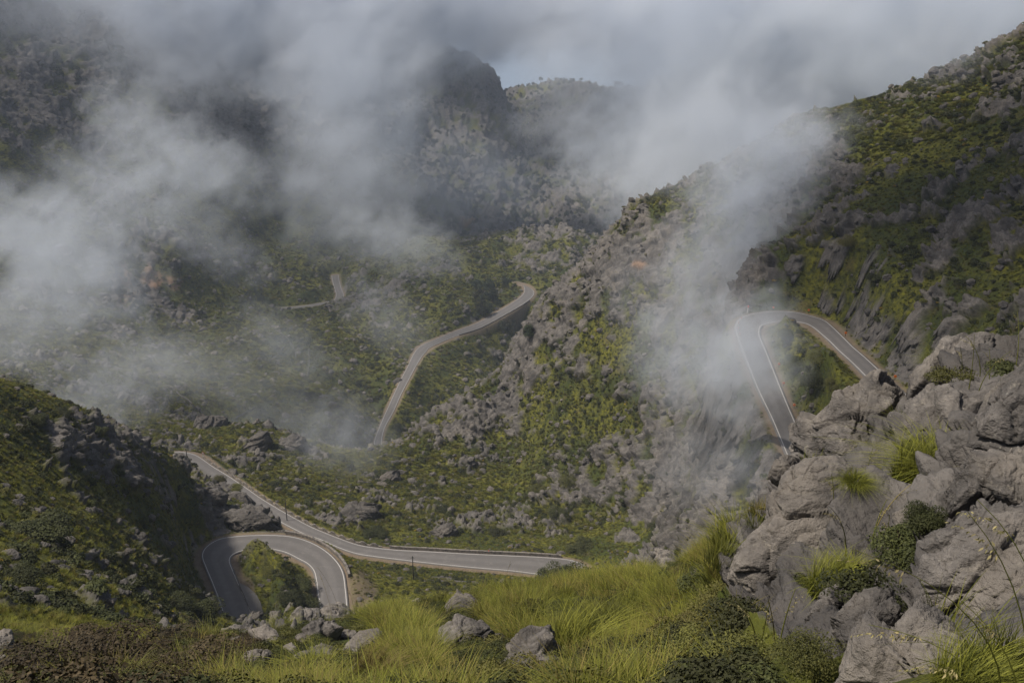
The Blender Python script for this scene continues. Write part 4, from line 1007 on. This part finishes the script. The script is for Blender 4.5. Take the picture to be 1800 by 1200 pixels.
# ------------------------------------------------------------------ flowering stalks
def put_stalk(px, py, hpx, lean, az, label, group, D=None, head=0.17, w=0.0032, seed=0):
    rs_ = np.random.default_rng(500 + seed); g, n = ground_px(px, py)
    if D is not None: g = at_d(px, py, np.array(D))
    Dg = np.linalg.norm(g); h = hpx * Dg / FPX / 0.9
    st, hd_ = stalk(rs_, h, (lean, az), w, head)
    e_ = empty('grass_stalk', g - np.array([0, 0, .04])); tag(e_, label, 'grass stalk', group)
    o = mesh_np('stem', st[0], st[1], M['grass'], e_, attrs={'tint': st[2]}); o2 = mesh_np('seed_head', hd_[0], hd_[1], M['straw'], e_, smooth=False, attrs={'tint': hd_[2]})
    return e_
rs = np.random.default_rng(91)
SG = [
 (9, (440, 600), (1085, 1120), (75, 120), 'slender oat stalk rising in front of the near hairpin road', 'stalks in front of the near hairpin'),
 (5, (130, 330), (1120, 1150), (55, 90), 'thin pale stalk above the brown heather at the lower left', 'stalks above the heather'),
 (10, (620, 900), (1040, 1120), (60, 95), 'slender stalk in the grass below the lower road', 'stalks below the lower road'),
 (12, (900, 1250), (1000, 1090), (60, 100), 'slender stalk on the grassy crest left of the limestone rocks', 'stalks on the grassy crest'),
 (7, (1600, 1790), (650, 690), (60, 110), 'tall wild oat stalk against the slope on the right skyline', 'stalks on the right skyline'),
 (6, (1460, 1560), (860, 1010), (70, 120), 'fine upright stalk growing in front of the large slab', 'stalks before the large slab'),
 (10, (1130, 1420), (1120, 1200), (90, 150), 'long green stalk rising through the olive bushes', 'stalks through the olive bushes'),
]
q = 0
for n_, xr, yr, hr, lb, gr in SG:
    for _ in range(n_):
        put_stalk(rs.uniform(*xr), rs.uniform(*yr), rs.uniform(*hr), rs.uniform(.05, .45), rs.choice([0.2, 3.0]) + rs.normal() * .5, lb, gr, seed=q, w=0.005); q += 1
for (bx, by, hp, ln_, az, lb) in (
 (1760, 1230, 290, 0.75, 3.0, 'large nodding oat panicle in front of the dark green bush'), (1740, 1250, 200, 0.9, 3.1, 'large oat panicle leaning across the smooth rock face'),
 (1800, 1240, 330, 0.35, 2.9, 'large oat panicle in front of the white lichen patch'), (1720, 1260, 160, 0.7, 3.3, 'short drooping oat stalk at the bottom of the smooth rock face'),
 (1830, 1200, 330, 0.4, 3.1, 'oat panicle in front of the right edge slab near its crack'), (1790, 1240, 180, 0.55, 2.6, 'oat stalk deep in the bottom right grass')):
    put_stalk(bx, by, hp, ln_, az, lb, None, D=3.6, head=0.16, w=0.0028, seed=q); q += 1

# ------------------------------------------------------------------ walls and markers along the roads
M['wall'] = rock_mat('mortared_stone', 1.2, 7.0, 0.12, 0.9, 1.25)
M['drywall'] = rock_mat('dry_stone', 0.8, 5.0, 0.15, 0.1, 0.6)
M['steel'] = plain('dark_weathered_wood', (0.035, 0.030, 0.028))
M['orange'] = plain('orange_bokeh_colour', (0.80, 0.20, 0.03), 0.5)
M['white'] = plain('white_marker_paint', (0.62, 0.60, 0.58), 0.6)
M['red'] = plain('red_marker_paint', (0.55, 0.07, 0.05), 0.5)
def wall_strip(name, path, th, h, label, cat, mat, side, lowf=None, gaps=False, parent=None):
    """a wall along a 3-D path: side = unit vectors pointing outwards; lowf = depth below the road per point"""
    V, F = [], []
    n_ = len(path); lowf = np.full(n_, 0.6) if lowf is None else lowf
    rs_ = np.random.default_rng(n_)
    hh = h * (1 + rs_.uniform(-.08, .08, n_))
    if gaps: hh = np.where((np.arange(n_) // 2) % 2 == 0, hh, 0.10)
    up = np.array([0, 0, 1.])
    rows = np.stack([path - up * lowf[:, None], path + up * (hh * .92)[:, None], path + side * .06 + up * hh[:, None], path + side * (th - .06) + up * hh[:, None], path + side * th + up * (hh * .92)[:, None], path + side * (th + 0.05 * lowf[:, None]) - up * lowf[:, None]], 1)
    m_ = 6; V = rows.reshape(-1, 3); F = grid_faces(n_, m_)
    caps = np.array([[0, 1, 4, 5], [1, 2, 3, 4], [(n_ - 1) * m_ + c for c in (0, 5, 4, 1)], [(n_ - 1) * m_ + c for c in (1, 4, 3, 2)]])
    o = mesh_np(name, V, np.vstack([F, caps]), M[mat], smooth=False)
    if parent: o.parent = parent
    return tag(o, label, cat)
def resamp(E, O, i0, i1, step):
    E, O = E[i0:i1], O[i0:i1]; s_ = np.concatenate([[0], np.cumsum(np.linalg.norm(np.diff(E, axis=0), axis=1))])
    t_ = np.arange(0, s_[-1], step); f = lambda A: np.stack([np.interp(t_, s_, A[:, c]) for c in range(3)], 1)
    E2, O2 = f(E), f(O); d = E2 - O2; d[:, 2] = 0; d /= np.linalg.norm(d, axis=1, keepdims=True); return E2, d
L, Rr, z = road3d['hairpin_road']
def idx(E, px):
    x, y = project(E); return x, y
x_, y_ = project(L); i0 = np.argmax((x_ > 498) & (y_ < 960)); i1 = np.argmax((x_ > 606) & (y_ > 1014))
E, d = resamp(L, Rr, i0, i1, 0.6)
wall_strip('parapet_wall', E + d * 0.75, 0.5, 0.65, 'low brown stone parapet round the outside of the near hairpin bend', 'wall', 'wall', d, lowf=np.full(len(E), 2.2))
L, Rr, z = road3d['lower_road']; x_, y_ = project(L)
i0 = np.argmax(x_ > 352); i1 = np.argmax(x_ > 672)
E, d = resamp(L, Rr, i0, i1, 0.8)
wall_strip('guard_wall', E + d * 0.6, 0.4, 0.75, 'dark crenellated guard wall along the outer edge of the lower road', 'wall', 'wall', d, gaps=True, lowf=np.full(len(E), 1.5))
i0 = np.argmax(x_ > 682); i1 = np.argmax(x_ > 992)
E, d = resamp(L, Rr, i0, i1, 0.8)
wall_strip('roadside_wall', E + d * 0.6, 0.45, 0.6, 'long low pinkish stone wall beside the right part of the lower road', 'wall', 'wall', d, lowf=np.full(len(E), 1.5))
L, Rr, z = road3d['valley_road']; x_, y_ = project(Rr); i0 = np.argmax((x_ > 800)); i1 = np.argmax((x_ > 930))
E, d = resamp(Rr, L, i0, i1, 1.5)
xx, yy = project(E); lowf = 0.8 + 9 * sstep(830, 880, xx) * (1 - 0.6 * sstep(900, 930, xx))
wall_strip('retaining_wall', E + d * 0.5, 0.5, 0.4, 'tall dark retaining wall holding up the valley road before its bend', 'wall', 'drywall', d, lowf=lowf)
def dry_wall(pxs, label):
    q_ = catmull(np.array([[float(v) for v in s_.split(',')] for s_ in pxs.split()]), 8)
    P_ = np.array([ground_px(*p)[0] for p in q_]); 
    for _ in range(2): P_[1:-1] = (P_[:-2] + P_[1:-1] * 2 + P_[2:]) / 4
    d = np.gradient(P_, axis=0); d = np.stack([-d[:, 1], d[:, 0], 0 * d[:, 0]], 1); d /= np.linalg.norm(d, axis=1, keepdims=True) + 1e-9
    return wall_strip('dry_stone_wall', P_, 0.5, 0.75, label, 'dry stone wall', 'drywall', d, lowf=np.full(len(P_), 1.0))
for pxs, lb in (("292,596 310,588 330,579", 'short dry stone wall uppermost on the meadow below the brown cliff'), ("345,585 370,576 392,566", 'short dry stone wall just right of the uppermost one below the cliff'),
 ("422,558 450,566 480,574 512,578 545,572", 'long dry stone wall running level below the far road'), ("376,657 400,646 425,638", 'dry stone wall slanting across the middle of the misty meadow'),
 ("478,578 500,592 515,612 520,630", 'curved dry stone wall bending down the misty meadow'), ("543,602 542,640 539,668", 'dry stone wall running straight downhill right of the meadow'),
 ("455,648 485,628 500,610", 'faint dry stone wall joining the curved one'), ("300,684 330,706 355,728", 'dry stone wall running down the left side of the meadow'),
 ("412,738 440,722 458,712", 'dry stone wall just above the pale rock knolls')): dry_wall(pxs, lb)

def lathe_unit(path): return tube(np.array(path)[:, :3], np.array([p[3] for p in path]), 8)
def post(name, px, py, hpx, label, cat, parts, group=None, h=None):
    g, n = ground_px(px, py); h = h or hpx * np.linalg.norm(g) / FPX / 0.85
    e_ = empty(name, g); tag(e_, label, cat, group); parts(e_, h); return e_
def pole_parts(e_, h):
    v, f, _ = tube([[0, 0, -.5], [0, 0, h * .5], [0, 0, h]], [.13, .11, .09], 8); mesh_np('pole', v, f, M['steel'], e_)
    v, f, _ = tube([[-.45, 0, h - .35], [.45, 0, h - .35]], [.05, .05], 6); mesh_np('crossarm', v, f, M['steel'], e_)
    for x in (-.35, .35):
        v, f, _ = tube([[x, 0, h - .32], [x, 0, h - .2], [x, 0, h - .12]], [.03, .055, .03], 6); mesh_np('insulator', v, f, M['white'], e_)
post('utility_pole', 332, 828, 36, 'dark pole standing before the left end of the lower road', 'pole', pole_parts)
post('utility_pole', 505, 915, 36, 'dark pole in front of the lower road above the near hairpin', 'pole', pole_parts)
post('utility_pole', 727, 1033, 54, 'dark pole nearest the camera, below the middle of the lower road', 'pole', pole_parts)
def disc(r, th, n_=20):
    a_ = np.linspace(0, 2 * np.pi, n_, endpoint=False); V = []
    for y in (-th / 2, th / 2): V += [[0, y, 0]] + [[r * math.cos(t_), y, r * math.sin(t_)] for t_ in a_]
    F = []
    for k in range(n_):
        k2 = (k + 1) % n_; F.append([1 + k, 1 + k2, n_ + 2 + k2, n_ + 2 + k]); F.append([0, 1 + k2, 1 + k, 1 + k]); F.append([n_ + 1, n_ + 2 + k, n_ + 2 + k2, n_ + 2 + k2])
    return V, F
def bm_obj(name, V, F, mat, parent):
    me = bpy.data.meshes.new(name); me.from_pydata([tuple(v) for v in V], [], [tuple(dict.fromkeys(f)) for f in F]); me.materials.append(M[mat]); o = bpy.data.objects.new(name, me); C.objects.link(o)
    if parent: o.parent = parent
    return o
def bokeh_parts(e_, h):  # made-up stake and disc standing in for an orange lens bokeh spot
    v, f, _ = tube([[0, 0, -.2], [0, 0, .75]], [.04, .04], 6); mesh_np('stake', v, f, M['steel'], e_)
    V, F = disc(.25, .05); V = [(x, y - .05, z_ + .75) for x, y, z_ in V]; bm_obj('bokeh_face', V, F, 'orange', e_)
for px, py, lb in ((1359, 546, 'orange bokeh disc at the top of the foggy hairpin, left of its neighbour'), (1420, 550, 'orange bokeh disc at the top of the foggy hairpin, where the road turns down'),
 (1486, 591, 'orange bokeh disc on the outside of the right leg of the foggy hairpin'), (1571, 668, 'orange bokeh disc nearest the skyline rocks beside the right leg'),
 (1369, 646, 'faint orange bokeh disc on the inside of the left leg, highest of three'), (1376, 679, 'orange bokeh disc on the inside of the left leg, middle of three'),
 (1396, 718, 'bright orange bokeh disc on the inside of the left leg, lowest of three')):
    post('bokeh_disc', px, py, 5, lb, 'road marker', bokeh_parts, h=1)
def small_post_parts(e_, h):
    v, f, _ = tube([[0, 0, -.2], [0, 0, .45]], [.09, .09], 6); mesh_np('post', v, f, M['white'], e_)
    v, f, _ = tube([[0, 0, .45], [0, 0, .62], [0, 0, .64]], [.1, .1, .02], 6); mesh_np('cap', v, f, M['red'], e_)
L, Rr, z = road3d['cliff_road']
x_, y_ = project(L); ks = [k for k in range(len(L)) if 1291 < x_[k] < 1312 and 552 < y_[k] < 592]
Es, ds = resamp(L, Rr, ks[0], ks[-1], 2.3)
for k in range(len(Es)):
    e_ = empty('bollard', Es[k] - ds[k] * .6); tag(e_, 'small red capped bollard along the misty outer left curve of the foggy hairpin', 'bollard', 'red capped bollards on the foggy hairpin'); small_post_parts(e_, 1)
def white_post(e_, h):
    V, F, _ = tube([[0, 0, -.2], [0, 0, h * .75]], [.14, .14], 8); mesh_np('post', V, F, M['white'], e_)
    V, F, _ = tube([[0, 0, h * .75], [0, 0, h], [0, 0, h + .03]], [.15, .15, .02], 8); mesh_np('cap', V, F, M['red'], e_)
post('marker_post', 1315, 550, 8, 'pale pole standing behind the top left curve of the foggy hairpin', 'pole', white_post, h=1.6)
post('kilometre_stone', 859, 972, 5, 'small white roadside stone on the far edge of the lower road', 'stone', white_post, h=0.9)
def sign_parts(e_, h):
    V, F, _ = tube([[0, 0, -.3], [0, 0, 1.7]], [.045, .045], 8); mesh_np('post', V, F, M['white'], e_)
    for nm, r, y, mt in (('border', .62, -.06, 'red'), ('panel', .43, -.09, 'white')):
        a_ = [math.pi / 2 + k * 2 * math.pi / 3 for k in range(3)]; zc = 1.95
        V = [(r * math.cos(t_), y + dy, zc + r * math.sin(t_)) for dy in (0, .03) for t_ in a_]
        bm_obj(nm, V, [(0, 1, 2), (5, 4, 3), (0, 3, 4, 1), (1, 4, 5, 2), (2, 5, 3, 0)], mt, e_)
post('warning_sign', 358, 806, 10, 'triangular red bordered warning sign beyond the left end of the lower road', 'road sign', sign_parts, h=1)

# trees on the gorge rim and beside the valley road
TT_ = tube([[0, 0, -.6], [0.02, 0, .4], [0, 0.02, 1.0]], [.07, .05, .02], 6)
trk = mesh_only('trunk', TT_, M['bark']).data
crn = [mesh_only('crown', (lambda v: (v[0] * [1, 1, 1] + [0, 0, .35], v[1], v[2]))(leaf_cloud(np.random.default_rng(400 + i), 900, .085, 9, flat=1.2)), M['leaf_far']).data for i in range(3)]
def tree(px, py, hpx, label, q_, group=None):
    g, n = ground_px(px, py)
    if group and min(np.abs(np.hypot(*(((L_ + R2) / 2)[:, :2] - g[:2]).T)).min() for L_, R2, _ in road3d.values()) < 6: return
    s_ = hpx * np.linalg.norm(g) / FPX / 1.6
    e_ = empty('tree', g); tag(e_, label, 'tree', group); e_.scale = (s_ * .9, s_ * .9, s_); e_.rotation_euler[2] = q_
    for nm, me in (('trunk', trk), ('crown', crn[q_ % 3])): o = bpy.data.objects.new(nm, me); C.objects.link(o); o.parent = e_
for q_, (px, py, h_, lb) in enumerate([(878, 176, 14, 'tiny dark tree on the small spur in the sea notch'), (897, 180, 9, 'smallest tree low in the notch between the cliffs'), (914, 160, 10, 'misty tree on the left end of the far rim'),
 (823, 120, 12, 'dark tree on the shoulder of the cliff left of the notch'), (862, 148, 7, 'tiny tree on the cliff edge beside the notch')]): tree(px, py, h_, lb, q_)
rs = np.random.default_rng(17)
for q_ in range(16): tree(rs.uniform(838, 900), rs.uniform(505, 560) - 8, rs.uniform(14, 24), 'dark evergreen in the wood just above the valley road bend', q_, 'evergreens above the valley road bend')
for q_ in range(10): tree(rs.uniform(880, 960), rs.uniform(575, 600), rs.uniform(14, 22), 'dark evergreen in the gully below the retaining wall', q_, 'evergreens below the retaining wall')
for q_ in range(14): tree(rs.uniform(790, 1060), rs.uniform(330, 400), rs.uniform(10, 18), 'faint tree in mist at the bottom of the far gorge', q_, 'trees in the far gorge')
for q_ in range(12): tree(rs.uniform(905, 1140), rs.uniform(140, 175) , rs.uniform(6, 11), 'faint tree on the misty far rim right of the notch', q_, 'trees on the far rim')
